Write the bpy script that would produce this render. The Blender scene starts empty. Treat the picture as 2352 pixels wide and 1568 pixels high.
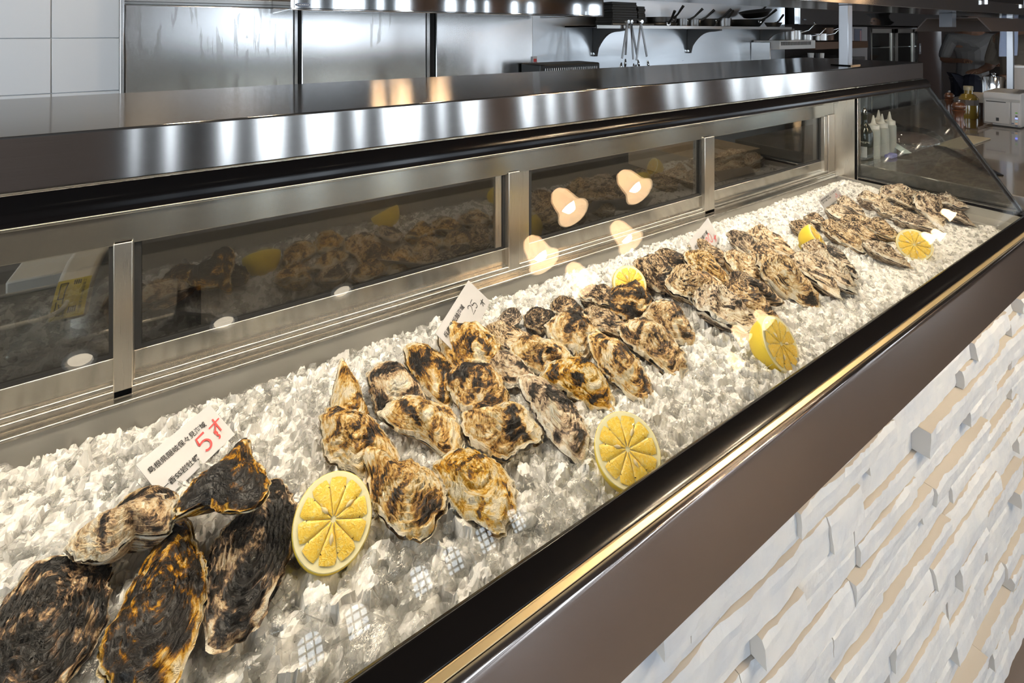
import bpy, bmesh, math, random
from mathutils import Vector, Matrix, noise

random.seed(11)
sc = bpy.context.scene
col = sc.collection

# ------------------------------------------------------------------ camera
FP, TH, CX, HY, EYE = 1130.0, math.radians(57.7), 1176.0, 74.0, 1.54
cd = bpy.data.cameras.new('camera')
cam = bpy.data.objects.new('camera', cd)
col.objects.link(cam)
cam.location = (0, 0, EYE)
cam.rotation_euler = (math.radians(90), 0, TH - math.radians(90))
cd.sensor_width = 36
cd.lens = 36 * FP / 2352
cd.shift_y = -(784 - HY) / 2352
cd.clip_start = .02
sc.camera = cam

# ------------------------------------------------------------------ world, exposure
sc.view_settings.view_transform = 'Standard'
sc.view_settings.look = 'None'
sc.view_settings.exposure = 0.0
sc.view_settings.gamma = 1.0
w = bpy.data.worlds.new('sky')
sc.world = w
w.use_nodes = True
bg = w.node_tree.nodes['Background']
bg.inputs[0].default_value = (.80, .90, 1.0, 1)
bg.inputs[1].default_value = 6.8
sc.cycles.use_denoising = True
sc.cycles.max_bounces = 10
sc.cycles.transparent_max_bounces = 16
sc.cycles.sample_clamp_indirect = 6.0
sc.cycles.caustics_refractive = False
sc.cycles.caustics_reflective = False
sc.cycles.blur_glossy = 1.0


def area(name, loc, rot, sx, sy, energy, color, portal=False):
    l = bpy.data.lights.new(name, 'AREA')
    l.shape = 'RECTANGLE'
    l.size, l.size_y, l.energy, l.color = sx, sy, energy, color
    if portal:
        l.cycles.is_portal = True
    o = bpy.data.objects.new(name, l)
    o.location, o.rotation_euler = loc, rot
    col.objects.link(o)
    return o


# daylight portal over the big windows of the customer side
XL_ = -3.2
area('window_portal', (5.0, -4.12, 1.35), (math.radians(90), 0, math.radians(180)), 11.4, 2.5, 1, (1, 1, 1), True)

area('window_portal', (XL_ - .12, -.7, 1.62), (math.radians(90), 0, math.radians(90)), 5.8, 2.4, 1, (1, 1, 1), True)

# ------------------------------------------------------------------ helpers
Fv = Vector((math.cos(TH), math.sin(TH), 0))
Rv = Vector((math.sin(TH), -math.cos(TH), 0))
Cv = Vector((0, 0, EYE))


def ray(x, y):
    return Fv + Rv * ((x - CX) / FP) + Vector((0, 0, -(y - HY) / FP))


def onz(x, y, z):
    r = ray(x, y)
    return Cv + r * ((z - EYE) / r.z)


def ony(x, y, Y):
    r = ray(x, y)
    return Cv + r * (Y / r.y)


def onx(x, y, X):
    r = ray(x, y)
    return Cv + r * (X / r.x)


class MB:
    """collects shapes into one mesh, in world coordinates"""

    def __init__(s):
        s.v, s.f, s.m, s.cur = [], [], [], 0

    def add(s, vs, fs):
        n = len(s.v)
        s.v += [Vector(p) for p in vs]
        s.f += [[i + n for i in q] for q in fs]
        s.m += [s.cur] * len(fs)
        return s

    def box(s, x0, x1, y0, y1, z0, z1):
        vs = [(x, y, z) for x in (x0, x1) for y in (y0, y1) for z in (z0, z1)]
        return s.add(vs, [(0, 1, 3, 2), (4, 6, 7, 5), (0, 4, 5, 1), (2, 3, 7, 6), (0, 2, 6, 4), (1, 5, 7, 3)])

    def obox(s, c, ax, ay, az):
        c, ax, ay, az = Vector(c), Vector(ax), Vector(ay), Vector(az)
        vs = [c + ax * i + ay * j + az * k for i in (-1, 1) for j in (-1, 1) for k in (-1, 1)]
        return s.add(vs, [(0, 1, 3, 2), (4, 6, 7, 5), (0, 4, 5, 1), (2, 3, 7, 6), (0, 2, 6, 4), (1, 5, 7, 3)])

    def prism(s, prof, a, b, axis='x'):
        """profile of 2-D points extruded from a to b along axis"""
        def P(p, t):
            return {'x': (t, p[0], p[1]), 'y': (p[0], t, p[1]), 'z': (p[0], p[1], t)}[axis]
        n = len(prof)
        vs = [P(p, a) for p in prof] + [P(p, b) for p in prof]
        fs = [(i, (i + 1) % n, n + (i + 1) % n, n + i) for i in range(n)]
        return s.add(vs, fs + [tuple(range(n))[::-1], tuple(range(n, 2 * n))])

    def tube(s, pts, r, n=10, cap=True):
        pts = [Vector(p) for p in pts]
        rs = r if isinstance(r, (list, tuple)) else [r] * len(pts)
        up = Vector((0, 0, 1))
        vs, fs = [], []
        for i, p in enumerate(pts):
            d = (pts[min(i + 1, len(pts) - 1)] - pts[max(i - 1, 0)]).normalized()
            u = d.cross(up)
            if u.length < 1e-3:
                u = d.cross(Vector((0, 1, 0)))
            u.normalize()
            v = u.cross(d)
            for k in range(n):
                a = 2 * math.pi * k / n
                vs.append(p + u * (math.cos(a) * rs[i]) + v * (math.sin(a) * rs[i]))
        for i in range(len(pts) - 1):
            for k in range(n):
                fs.append((i * n + k, i * n + (k + 1) % n, (i + 1) * n + (k + 1) % n, (i + 1) * n + k))
        if cap:
            fs.append(tuple(range(n))[::-1])
            fs.append(tuple(range((len(pts) - 1) * n, len(pts) * n)))
        return s.add(vs, fs)

    def lathe(s, prof, c, n=24, axis=(0, 0, 1), sx=1, sy=1):
        """profile of (radius, height) turned about axis at c"""
        c, z = Vector(c), Vector(axis).normalized()
        u = z.orthogonal().normalized()
        v = z.cross(u)
        if abs(z.z) > .999:
            u, v = Vector((1, 0, 0)), Vector((0, 1, 0))
        vs, fs = [], []
        for r, h in prof:
            for k in range(n):
                a = 2 * math.pi * k / n
                vs.append(c + u * (r * math.cos(a) * sx) + v * (r * math.sin(a) * sy) + z * h)
        for i in range(len(prof) - 1):
            for k in range(n):
                fs.append((i * n + k, i * n + (k + 1) % n, (i + 1) * n + (k + 1) % n, (i + 1) * n + k))
        if prof[0][0] > 1e-5:
            fs.append(tuple(range(n))[::-1])
        if prof[-1][0] > 1e-5:
            fs.append(tuple(range((len(prof) - 1) * n, len(prof) * n)))
        return s.add(vs, fs)


def wloc(o):
    p = Vector((0, 0, 0))
    while o:
        p += o.location
        o = o.parent
    return p


def obj(name, mb, mats, parent=None, smooth=False, bevel=0.0, loc=None, seg=2):
    me = bpy.data.meshes.new(name)
    base = wloc(parent) if parent else Vector((0, 0, 0))
    L = Vector(loc) if loc is not None else Vector((0, 0, 0))
    if parent:
        L = Vector((0, 0, 0))
    me.from_pydata([tuple(p - base - L) for p in mb.v], [], mb.f)
    mats = mats if isinstance(mats, (list, tuple)) else [mats]
    for m in mats:
        me.materials.append(m)
    if len(mats) > 1:
        me.polygons.foreach_set('material_index', mb.m)
    bm = bmesh.new()
    bm.from_mesh(me)
    bmesh.ops.remove_doubles(bm, verts=bm.verts, dist=1e-6)
    bmesh.ops.recalc_face_normals(bm, faces=bm.faces)
    bm.to_mesh(me)
    bm.free()
    if smooth:
        me.polygons.foreach_set('use_smooth', [True] * len(me.polygons))
    o = bpy.data.objects.new(name, me)
    col.objects.link(o)
    if parent:
        o.parent = parent
    else:
        o.location = L
    if bevel:
        b = o.modifiers.new('bevel', 'BEVEL')
        b.width, b.segments, b.limit_method = bevel, seg, 'ANGLE'
        b.angle_limit = math.radians(40)
        me.polygons.foreach_set('use_smooth', [True] * len(me.polygons))
        if hasattr(me, 'set_sharp_from_angle'):
            me.set_sharp_from_angle(angle=math.radians(50))
    elif smooth and hasattr(me, 'set_sharp_from_angle'):
        me.set_sharp_from_angle(angle=math.radians(55))
    return o


def tag(o, label=None, cat=None, group=None, kind=None):
    for k, v in (('label', label), ('category', cat), ('group', group), ('kind', kind)):
        if v:
            o[k] = v
    return o


def thing(name, loc, label, cat, group=None):
    o = bpy.data.objects.new(name, None)
    o.empty_display_size = .05
    o.location = loc
    col.objects.link(o)
    return tag(o, label, cat, group)


def struct(name, mb, m, smooth=False):
    return tag(obj(name, mb, m, smooth=smooth), kind='structure')


# ------------------------------------------------------------------ materials
def mat(name, color=(.5, .5, .5), rough=.5, metal=0.0, **kw):
    m = bpy.data.materials.new(name)
    m.use_nodes = True
    b = m.node_tree.nodes['Principled BSDF']
    b.inputs['Base Color'].default_value = (*color, 1)
    b.inputs['Roughness'].default_value = rough
    b.inputs['Metallic'].default_value = metal
    for k, v in kw.items():
        k = {'coat': 'Coat Weight', 'trans': 'Transmission Weight', 'ior': 'IOR', 'sss': 'Subsurface Weight',
             'alpha': 'Alpha', 'spec': 'Specular IOR Level', 'sheen': 'Sheen Weight'}[k]
        b.inputs[k].default_value = v
    return m


def N(m, t, **kw):
    n = m.node_tree.nodes.new(t)
    for k, v in kw.items():
        if k in n.inputs.keys():
            n.inputs[k].default_value = v
        else:
            setattr(n, k, v)
    return n


def L(m, a, b):
    m.node_tree.links.new(a, b)


def bsdf(m):
    return m.node_tree.nodes['Principled BSDF']


def ramp(m, fac, stops):
    r = N(m, 'ShaderNodeValToRGB')
    e = r.color_ramp.elements
    while len(e) < len(stops):
        e.new(.5)
    for i, (p, c) in enumerate(stops):
        e[i].position = p
        e[i].color = (*c, 1)
    L(m, fac, r.inputs[0])
    return r.outputs[0]


def math_(m, op, a, b=None, c=None):
    n = N(m, 'ShaderNodeMath', operation=op)
    for i, v in enumerate((a, b, c)):
        if v is None:
            continue
        if isinstance(v, (int, float)):
            n.inputs[i].default_value = v
        else:
            L(m, v, n.inputs[i])
    return n.outputs[0]


def bump(m, h, strength=.3, dist=.002):
    b = N(m, 'ShaderNodeBump')
    b.inputs['Strength'].default_value = strength
    b.inputs['Distance'].default_value = dist
    L(m, h, b.inputs['Height'])
    L(m, b.outputs[0], bsdf(m).inputs['Normal'])


def coords(m, scale=(1, 1, 1), out='Object'):
    tc = N(m, 'ShaderNodeTexCoord')
    mp = N(m, 'ShaderNodeMapping')
    mp.inputs['Scale'].default_value = scale
    L(m, tc.outputs[out], mp.inputs[0])
    return mp.outputs[0]


def noise_(m, vec, scale, detail=3, rough=.55, dist=0):
    n = N(m, 'ShaderNodeTexNoise')
    n.inputs['Scale'].default_value = scale
    n.inputs['Detail'].default_value = detail
    n.inputs['Roughness'].default_value = rough
    n.inputs['Distortion'].default_value = dist
    L(m, vec, n.inputs['Vector'])
    return n.outputs[0]


def steel(name, color=(.60, .59, .57), rough=.2, grain=(1, 0, 0), aniso=.95, amt=.04):
    m = mat(name, color, rough, 1.0)
    b = bsdf(m)
    b.inputs['Anisotropic'].default_value = aniso
    b.inputs['Anisotropic Rotation'].default_value = .25
    cx = N(m, 'ShaderNodeCombineXYZ')
    for i in range(3):
        cx.inputs[i].default_value = grain[i]
    L(m, cx.outputs[0], b.inputs['Tangent'])
    g = Vector(grain)
    scl = tuple(9 if abs(g[i]) > .5 else 1500 for i in range(3))
    n = noise_(m, coords(m, scl), 1.0, 2)
    L(m, math_(m, 'MULTIPLY_ADD', n, amt, rough - amt * .5), b.inputs['Roughness'])
    k = math_(m, 'MULTIPLY_ADD', n, .16, .92)
    mx = N(m, 'ShaderNodeMix', data_type='RGBA', blend_type='MULTIPLY')
    mx.inputs[0].default_value = 1
    mx.inputs[6].default_value = (*color, 1)
    cc = N(m, 'ShaderNodeCombineColor')
    for i in range(3):
        L(m, k, cc.inputs[i])
    L(m, cc.outputs[0], mx.inputs[7])
    L(m, mx.outputs[2], b.inputs['Base Color'])
    return m


def pane(name, tint=(.965, .97, .96), f0=.04, rough=0.0):
    m = bpy.data.materials.new(name)
    m.use_nodes = True
    nt = m.node_tree
    nt.nodes.remove(nt.nodes['Principled BSDF'])
    t = N(m, 'ShaderNodeBsdfTransparent')
    t.inputs[0].default_value = (*tint, 1)
    g = N(m, 'ShaderNodeBsdfGlossy')
    g.inputs['Roughness'].default_value = rough
    lw = N(m, 'ShaderNodeLayerWeight')
    lw.inputs[0].default_value = .5
    p5 = math_(m, 'POWER', lw.outputs['Facing'], 5)
    fr = math_(m, 'MULTIPLY_ADD', p5, 1 - f0, f0)
    mx = N(m, 'ShaderNodeMixShader')
    L(m, fr, mx.inputs[0])
    L(m, t.outputs[0], mx.inputs[1])
    L(m, g.outputs[0], mx.inputs[2])
    L(m, mx.outputs[0], nt.nodes['Material Output'].inputs[0])
    return m


def emit(name, color, s):
    m = bpy.data.materials.new(name)
    m.use_nodes = True
    nt = m.node_tree
    nt.nodes.remove(nt.nodes['Principled BSDF'])
    e = N(m, 'ShaderNodeEmission')
    e.inputs[0].default_value = (*color, 1)
    e.inputs[1].default_value = s
    L(m, e.outputs[0], nt.nodes['Material Output'].inputs[0])
    return m


M = {}
M['steel_x'] = steel('brushed steel lengthwise', (.50, .485, .47), .13, (1, 0, 0))
M['steel_y'] = steel('brushed steel crosswise', (.60, .585, .57), .22, (0, 1, 0))
M['steel_z'] = steel('brushed steel upright', (.48, .475, .47), .26, (0, 0, 1), .7)
M['steel_apron'] = steel('dark brushed steel', (.50, .44, .41), .17, (1, 0, 0))
M['warm_glow'] = mat('steel edge with painted warm glow', (.74, .57, .31), .36, .75)  # steel edge; its gold colour stands in for reflected warm strip light
M['steel_plain'] = steel('satin steel', (.55, .55, .54), .33, (1, 0, 0), .2)
M['hood_steel'] = mat('polished steel', (.72, .73, .74), .05, 1)
M['chrome'] = mat('chrome', (.8, .8, .8), .08, 1)
M['dull'] = mat('dull worktop steel', (.20, .19, .175), .42, .6)
M['post'] = mat('grey steel post', (.34, .345, .36), .28, 1)
M['satin'] = mat('satin tray steel', (.50, .49, .46), .45, .7)
M['black'] = mat('black gloss profile', (.006, .005, .005), .16, spec=.35)
M['blackmat'] = mat('black iron', (.012, .012, .012), .45)
M['rubber'] = mat('black rubber', (.01, .01, .01), .6)
M['alu'] = steel('window frame aluminium', (.60, .57, .52), .19, (1, 0, 0), .93)
M['alu_dark'] = steel('dull header aluminium', (.36, .345, .31), .19, (1, 0, 0), .93)
M['alu_z'] = steel('window frame aluminium upright', (.68, .64, .58), .28, (0, 0, 1), .5)
M['glass'] = pane('front glass')
M['glass_end'] = pane('end glass', (.86, .88, .87), .05)
M['glass_rear'] = pane('rear window glass', (.62, .61, .58), .115)
M['plastic_clear'] = pane('clear plastic', (.84, .86, .85), .10)
M['white'] = mat('white plastic', (.80, .79, .77), .35)
M['tile'] = mat('white glazed tile', (.56, .585, .61), .22)
M['grout'] = mat('grey grout', (.52, .53, .55), .8)
M['darkwall'] = mat('dark brown wall', (.055, .040, .034), .55)
M['ceiling'] = mat('dark ceiling', (.075, .068, .062), .8)
M['floor'] = mat('dark brown floor', (.17, .14, .125), .45)
M['wood'] = mat('brown wood', (.15, .08, .045), .5)
M['roomwall'] = mat('warm brown plaster', (.14, .105, .085), .7)
M['frame_dark'] = mat('dark window frame', (.03, .028, .027), .4)
M['paper'] = mat('white card', (.54, .54, .565), .35)
M['ink'] = mat('black ink', (.012, .012, .014), .6)
M['red_ink'] = mat('red marker', (.62, .07, .07), .6)
M['lamp_bulb'] = emit('glowing bulb', (1, .84, .60), 600)
M['strip'] = emit('glowing light strip', (1, .86, .68), 34)
M['down'] = emit('glowing downlight', (1, .86, .66), 9)

# frosted bell shade: light passes through it
m = M['shade'] = mat('frosted lamp shade', (.86, .70, .52), .35)
tr = N(m, 'ShaderNodeBsdfTranslucent')
tr.inputs[0].default_value = (.95, .74, .50, 1)
mx = N(m, 'ShaderNodeMixShader')
mx.inputs[0].default_value = .6
L(m, bsdf(m).outputs[0], mx.inputs[1])
L(m, tr.outputs[0], mx.inputs[2])
bsdf(m).inputs['Emission Color'].default_value = (1, .80, .55, 1)
bsdf(m).inputs['Emission Strength'].default_value = 16
L(m, mx.outputs[0], m.node_tree.nodes['Material Output'].inputs[0])

# steel cabinet doors, smeared by dried water runs
m = M['fridge'] = mat('wiped steel door', (.80, .80, .80), .2, 1)
n1 = noise_(m, coords(m, (38, 38, 3.0)), 1.0, 4, .6, .6)
n2 = noise_(m, coords(m, (2.2, 2.2, 2.2)), 1.0, 2)
runs = math_(m, 'MULTIPLY', math_(m, 'GREATER_THAN', n1, .56), math_(m, 'GREATER_THAN', n2, .60))
L(m, math_(m, 'MULTIPLY_ADD', runs, .04, .20), bsdf(m).inputs['Roughness'])
L(m, ramp(m, runs, [(0, (.80, .80, .80)), (1, (.66, .655, .65))]), bsdf(m).inputs['Base Color'])
bump(m, noise_(m, coords(m, (3, 3, 1.5)), 1.0, 1), .25, .004)

# steel kitchen wall, hammered by wiping
m = M['wallsteel'] = mat('wiped steel wall', (.60, .63, .66), .3, 1)
n1 = noise_(m, coords(m, (2, 2, 7)), 1.0, 3, .5, 1.0)
L(m, math_(m, 'MULTIPLY_ADD', n1, .3, .18), bsdf(m).inputs['Roughness'])
bump(m, n1, .35, .006)

# painted split stone: white broken face, sandy cut faces
m = M['stone_face'] = mat('white painted split stone', (.70, .71, .72), .85)
n1 = noise_(m, coords(m), 60, 5, .65)
n2 = noise_(m, coords(m), 14, 4, .6)
L(m, ramp(m, n2, [(.35, (.57, .60, .645)), (.6, (.655, .67, .685))]), bsdf(m).inputs['Base Color'])
bump(m, n1, .5, .0015)
M['stone_cut'] = mat('sandy sawn stone', (.56, .51, .45), .8)

# ice: clear lumps with cloudy cores on a packed white bed
m = M['ice'] = mat('crushed ice', (.93, .95, .95), .08)
b = bsdf(m)
b.inputs['Base Color'].default_value = (.93, .94, .93, 1)
b.inputs['IOR'].default_value = 1.31
tp = N(m, 'ShaderNodeBsdfTransparent')
tp.inputs[0].default_value = (.985, .985, .98, 1)
tl = N(m, 'ShaderNodeBsdfTranslucent')
tl.inputs[0].default_value = (.97, .96, .94, 1)
mxa = N(m, 'ShaderNodeMixShader')
mxa.inputs[0].default_value = .5
L(m, b.outputs[0], mxa.inputs[1])
L(m, tl.outputs[0], mxa.inputs[2])
gl = N(m, 'ShaderNodeBsdfGlossy')
gl.inputs['Roughness'].default_value = .06
nn = noise_(m, coords(m), 70, 3)
ff = ramp(m, nn, [(.36, (.62, .62, .62)), (.62, (.93, .93, .93))])
mxb = N(m, 'ShaderNodeMixShader')
L(m, ff, mxb.inputs[0])
L(m, mxa.outputs[0], mxb.inputs[1])
L(m, tp.outputs[0], mxb.inputs[2])
lw = N(m, 'ShaderNodeLayerWeight')
lw.inputs[0].default_value = .5
mxc = N(m, 'ShaderNodeMixShader')
L(m, math_(m, 'MULTIPLY_ADD', math_(m, 'POWER', lw.outputs['Facing'], 3), .30, .07), mxc.inputs[0])
L(m, mxb.outputs[0], mxc.inputs[1])
L(m, gl.outputs[0], mxc.inputs[2])
L(m, mxc.outputs[0], m.node_tree.nodes['Material Output'].inputs[0])
bp = N(m, 'ShaderNodeBump')
bp.inputs['Strength'].default_value = .5
bp.inputs['Distance'].default_value = .002
L(m, noise_(m, coords(m), 200, 3), bp.inputs['Height'])
for n_ in (b, gl, tl):
    L(m, bp.outputs[0], n_.inputs['Normal'])
m = M['icebed'] = mat('packed ice', (.84, .84, .82), .16)
n1 = noise_(m, coords(m), 75, 4, .6)
L(m, ramp(m, n1, [(.32, (.78, .775, .76)), (.50, (.90, .895, .88)), (.68, (.95, .945, .93))]), bsdf(m).inputs['Base Color'])
bump(m, noise_(m, coords(m), 260, 3, .6), .35, .002)
tl = N(m, 'ShaderNodeBsdfTranslucent')
tl.inputs[0].default_value = (.9, .9, .88, 1)
mx = N(m, 'ShaderNodeMixShader')
mx.inputs[0].default_value = .25
L(m, bsdf(m).outputs[0], mx.inputs[1])
L(m, tl.outputs[0], mx.inputs[2])

# oyster shell
def shell_mat(name, inner=False):
    m = mat(name, (.5, .4, .3), .34, coat=.12, spec=.35)
    b = bsdf(m)
    b.inputs['Coat Roughness'].default_value = .18
    uv = N(m, 'ShaderNodeUVMap')
    sx = N(m, 'ShaderNodeSeparateXYZ')
    L(m, uv.outputs[0], sx.inputs[0])
    s = sx.outputs[1]
    oc = coords(m, (1, 1, 1))
    at = N(m, 'ShaderNodeAttribute', attribute_type='OBJECT', attribute_name='tone')
    ag = N(m, 'ShaderNodeAttribute', attribute_type='OBJECT', attribute_name='grey')
    ad = N(m, 'ShaderNodeAttribute', attribute_type='OBJECT', attribute_name='seed')
    off = N(m, 'ShaderNodeVectorMath', operation='ADD')
    L(m, oc, off.inputs[0])
    L(m, ad.outputs['Vector'], off.inputs[1])
    v = off.outputs[0]
    big = noise_(m, v, 26, 3, .55, 1.2)
    mid = noise_(m, v, 85, 4, .6, 1.6)
    fine = noise_(m, v, 420, 3, .6, .4)
    ph = math_(m, 'MULTIPLY_ADD', s, 62, math_(m, 'MULTIPLY', mid, 13))
    line = math_(m, 'SINE', ph)
    ph2 = math_(m, 'MULTIPLY_ADD', s, 23, math_(m, 'MULTIPLY', big, 16))
    band = math_(m, 'SINE', ph2)
    cc_ = N(m, 'ShaderNodeCombineXYZ')
    an = math_(m, 'MULTIPLY', sx.outputs[0], 6.28318)
    L(m, math_(m, 'MULTIPLY_ADD', math_(m, 'COSINE', an), 1.6, ad.outputs['Fac']), cc_.inputs[0])
    L(m, math_(m, 'MULTIPLY', math_(m, 'SINE', an), 1.6), cc_.inputs[1])
    L(m, math_(m, 'MULTIPLY', s, 13), cc_.inputs[2])
    ringn = noise_(m, cc_.outputs[0], 1.25, 4, .62, .9)
    am = N(m, 'ShaderNodeAttribute', attribute_type='OBJECT', attribute_name='mottle')
    mo = am.outputs['Fac']
    f = math_(m, 'MULTIPLY_ADD', math_(m, 'SUBTRACT', big, .5), math_(m, 'MULTIPLY_ADD', mo, 1.7, .9), .5)
    f = math_(m, 'MULTIPLY_ADD', math_(m, 'SUBTRACT', ringn, .5), math_(m, 'MULTIPLY_ADD', mo, -1.3, 2.3), f)
    f = math_(m, 'MULTIPLY_ADD', math_(m, 'SUBTRACT', mid, .5), .7, f)
    f = math_(m, 'MULTIPLY_ADD', line, .025, f)
    f = math_(m, 'MULTIPLY_ADD', band, .03, f)
    f = math_(m, 'MULTIPLY_ADD', math_(m, 'SUBTRACT', fine, .5), .35, f)
    f = math_(m, 'ADD', math_(m, 'MULTIPLY_ADD', f, 1.25, -.16), at.outputs['Fac'])
    rim = math_(m, 'MULTIPLY', math_(m, 'SMOOTH_MIN', math_(m, 'MAXIMUM', math_(m, 'MULTIPLY_ADD', s, 10, -8.9), 0), 1, .1), .6)
    f = math_(m, 'ADD', f, rim)
    c = ramp(m, f, [(0.0, (.012, .010, .009)), (.17, (.035, .024, .016)), (.32, (.17, .085, .033)), (.46, (.52, .29, .085)),
                    (.60, (.72, .49, .20)), (.78, (.83, .68, .42)), (1.0, (.88, .80, .64))])
    hs = N(m, 'ShaderNodeHueSaturation')
    L(m, c, hs.inputs['Color'])
    L(m, math_(m, 'SUBTRACT', 1.12, ag.outputs['Fac']), hs.inputs['Saturation'])
    L(m, hs.outputs[0], b.inputs['Base Color'])
    hgt = math_(m, 'MULTIPLY_ADD', line, .35, math_(m, 'MULTIPLY_ADD', ringn, 1.6, math_(m, 'MULTIPLY', mid, 1.0)))
    hgt = math_(m, 'MULTIPLY_ADD', fine, .5, hgt)
    bump(m, hgt, .9, .0022)
    return m


M['shell'] = shell_mat('oyster shell')

# lemon
m = M['peel'] = mat('lemon peel', (.90, .68, .07), .35)
bump(m, noise_(m, coords(m), 700, 1), .3, .001)
M['pith'] = mat('lemon pith', (.90, .84, .52), .6)
m = M['pulp'] = mat('lemon pulp', (.90, .62, .12), .16, coat=.5)
n1 = noise_(m, coords(m), 330, 3, .6, .8)
L(m, ramp(m, n1, [(.3, (.93, .56, .04)), (.55, (.97, .70, .11)), (.75, (.98, .83, .36))]), bsdf(m).inputs['Base Color'])
bump(m, n1, .8, .0015)
M['seed'] = mat('lemon seed', (.80, .66, .36), .4)

# ------------------------------------------------------------------ the room
XL, XR, YF, YB, ZC = -3.2, 11.0, -4.0, 2.62, 3.0
struct('floor', MB().box(XL, XR, YF, YB + 1.4, -.06, 0), M['floor'])
struct('ceiling', MB().box(XL, XR, YF, YB + 1.4, ZC, ZC + .08), M['ceiling'])
mb = MB().box(XL - .1, XL, YF, YF + .5, 0, ZC).box(XL - .1, XL, 2.1, YB + 1.4, 0, ZC).box(XL - .1, XL, YF + .5, 2.1, 0, .5).box(XL - .1, XL, YF + .5, 2.1, 2.75, ZC)
struct('wall_left', mb, M['roomwall'])
for i in range(4):
    y = YF + .5 + i * 1.4
    struct('window_%d' % (i + 1), MB().box(XL - .08, XL - .02, y - .03, y + .04, .5, 2.75).box(XL - .08, XL - .02, y, y + 1.4, .5, .56).box(XL - .08, XL - .02, y, y + 1.4, 2.69, 2.75), M['frame_dark'])
struct('wall_right', MB().box(XR, XR + .1, YF, YB + 1.4, 0, ZC), M['darkwall'])
struct('wall_back', MB().box(XL, XR, 3.95, 4.05, 0, ZC), M['darkwall'])

# customer side: big daylight windows below, six small arched lattice windows above
arch_x = [.60, .90, 1.36, 1.62, 1.90, 2.19]
AW, AZ0, AZ1 = .078, 2.265, 2.40
mb = MB()
y0, y1 = YF - .12, YF
mb.box(XL, -.6, y0, y1, 0, ZC).box(10.6, XR, y0, y1, 0, ZC).box(5.35, 6.1, y0, y1, .28, 2.14).box(7.0, 7.7, y0, y1, .28, 2.14).box(-.6, 10.6, y0, y1, 0, .28)
mb.box(-.6, 10.6, y0, y1, 2.14, AZ0).box(-.6, 10.6, y0, y1, AZ1 + .10, ZC)
xs = [-.6] + sum([[a - AW, a + AW] for a in arch_x], []) + [10.6]
for i in range(0, len(xs), 2):
    mb.box(xs[i], xs[i + 1], y0, y1, AZ0, AZ1 + .10)
for a in arch_x:                                   # arched heads
    for sgn in (-1, 1):
        prof = [(a + sgn * AW, AZ1 + .10), (a + sgn * AW, AZ1)]
        for k in range(0, 7):
            t = math.pi / 2 * k / 6
            prof.append((a + sgn * AW * math.cos(t), AZ1 + .05 * math.sin(t)))
        prof.append((a, AZ1 + .10))
        mb.prism(prof, y0, y1, 'y')
struct('wall_front', mb, M['roomwall'])
for i, a in enumerate(arch_x):
    mb = MB()
    for k in range(1, 4):
        z = AZ0 + (AZ1 + .04 - AZ0) * k / 4
        mb.box(a - AW, a + AW, YF - .07, YF - .055, z - .004, z + .004)
    for k in range(1, 3):
        x = a - AW + 2 * AW * k / 3
        mb.box(x - .004, x + .004, YF - .07, YF - .055, AZ0, AZ1 + .05)
    struct('window_%d' % (i + 8), mb, M['frame_dark'])
# mullions of the big windows, some pillars clad in warm wood
wx = [-.6, -.36, -.1, .05, .35, .78, 1.25, 1.55, 2.2, 2.5, 3.35, 3.75, 4.1, 4.65, 5.0, 5.35, 6.1, 6.5, 7.0, 7.7, 8.3, 8.7, 9.6, 10.6]
for i in range(len(wx) - 1):
    a, b_ = wx[i], wx[i + 1]
    mb = MB().box(a - .10, a + .11, YF - .1, YF - .02, .28, 2.14).box(a, b_, YF - .1, YF - .03, .28, .33).box(a, b_, YF - .1, YF - .03, 2.09, 2.14)
    struct('window_%d' % (i + 20), mb, M['frame_dark'])
for i, (a, b_) in enumerate([(2.80, 3.25), (4.25, 4.55), (5.3, 6.05), (7.0, 7.7)]):
    struct('trim_%d' % (i + 1), MB().box(a, b_, YF - .02, YF + .10, 0, 2.1), M['wood'])
# ceiling downlights over the customer side
def beam(o, e):
    l_ = bpy.data.lights.new('downlight_beam', 'SPOT')
    l_.energy, l_.color, l_.shadow_soft_size, l_.spot_size, l_.spot_blend = e, (1, .80, .56), .045, math.radians(120), .6
    lo = bpy.data.objects.new('downlight_beam', l_)
    lo.location = (0, 0, -.02)
    lo.parent = o
    col.objects.link(lo)


for i, (x, y) in enumerate([(-.47, -1.61), (.10, -1.62), (.70, -1.63), (7.25, -2.18), (8.37, -1.97), (8.83, -1.93), (9.4, -1.9), (10.4, -1.75), (5.4, -.72)]):
    o = thing('downlight', (x, y, ZC), 'round recessed ceiling downlight above the customer side, %s' % ['over the near left end of the case', 'second from the near left end', 'third from the near left end', 'first of the far row', 'second of the far row', 'third of the far row', 'fourth of the far row', 'last of the far row', 'over the far end of the case'][i], 'lamp', 'ceiling downlights')
    obj('trim_ring', MB().lathe([(.045, -.002), (.062, -.002), (.064, -.012), (.05, -.016), (.045, -.002)], (x, y, ZC), 20), M['white'], o, smooth=True)
    obj('lens', MB().lathe([(.0001, -.004), (.044, -.004), (.044, -.001)], (x, y, ZC), 20), M['down'], o)
    if x == 5.4:
        beam(o, 35)

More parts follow.
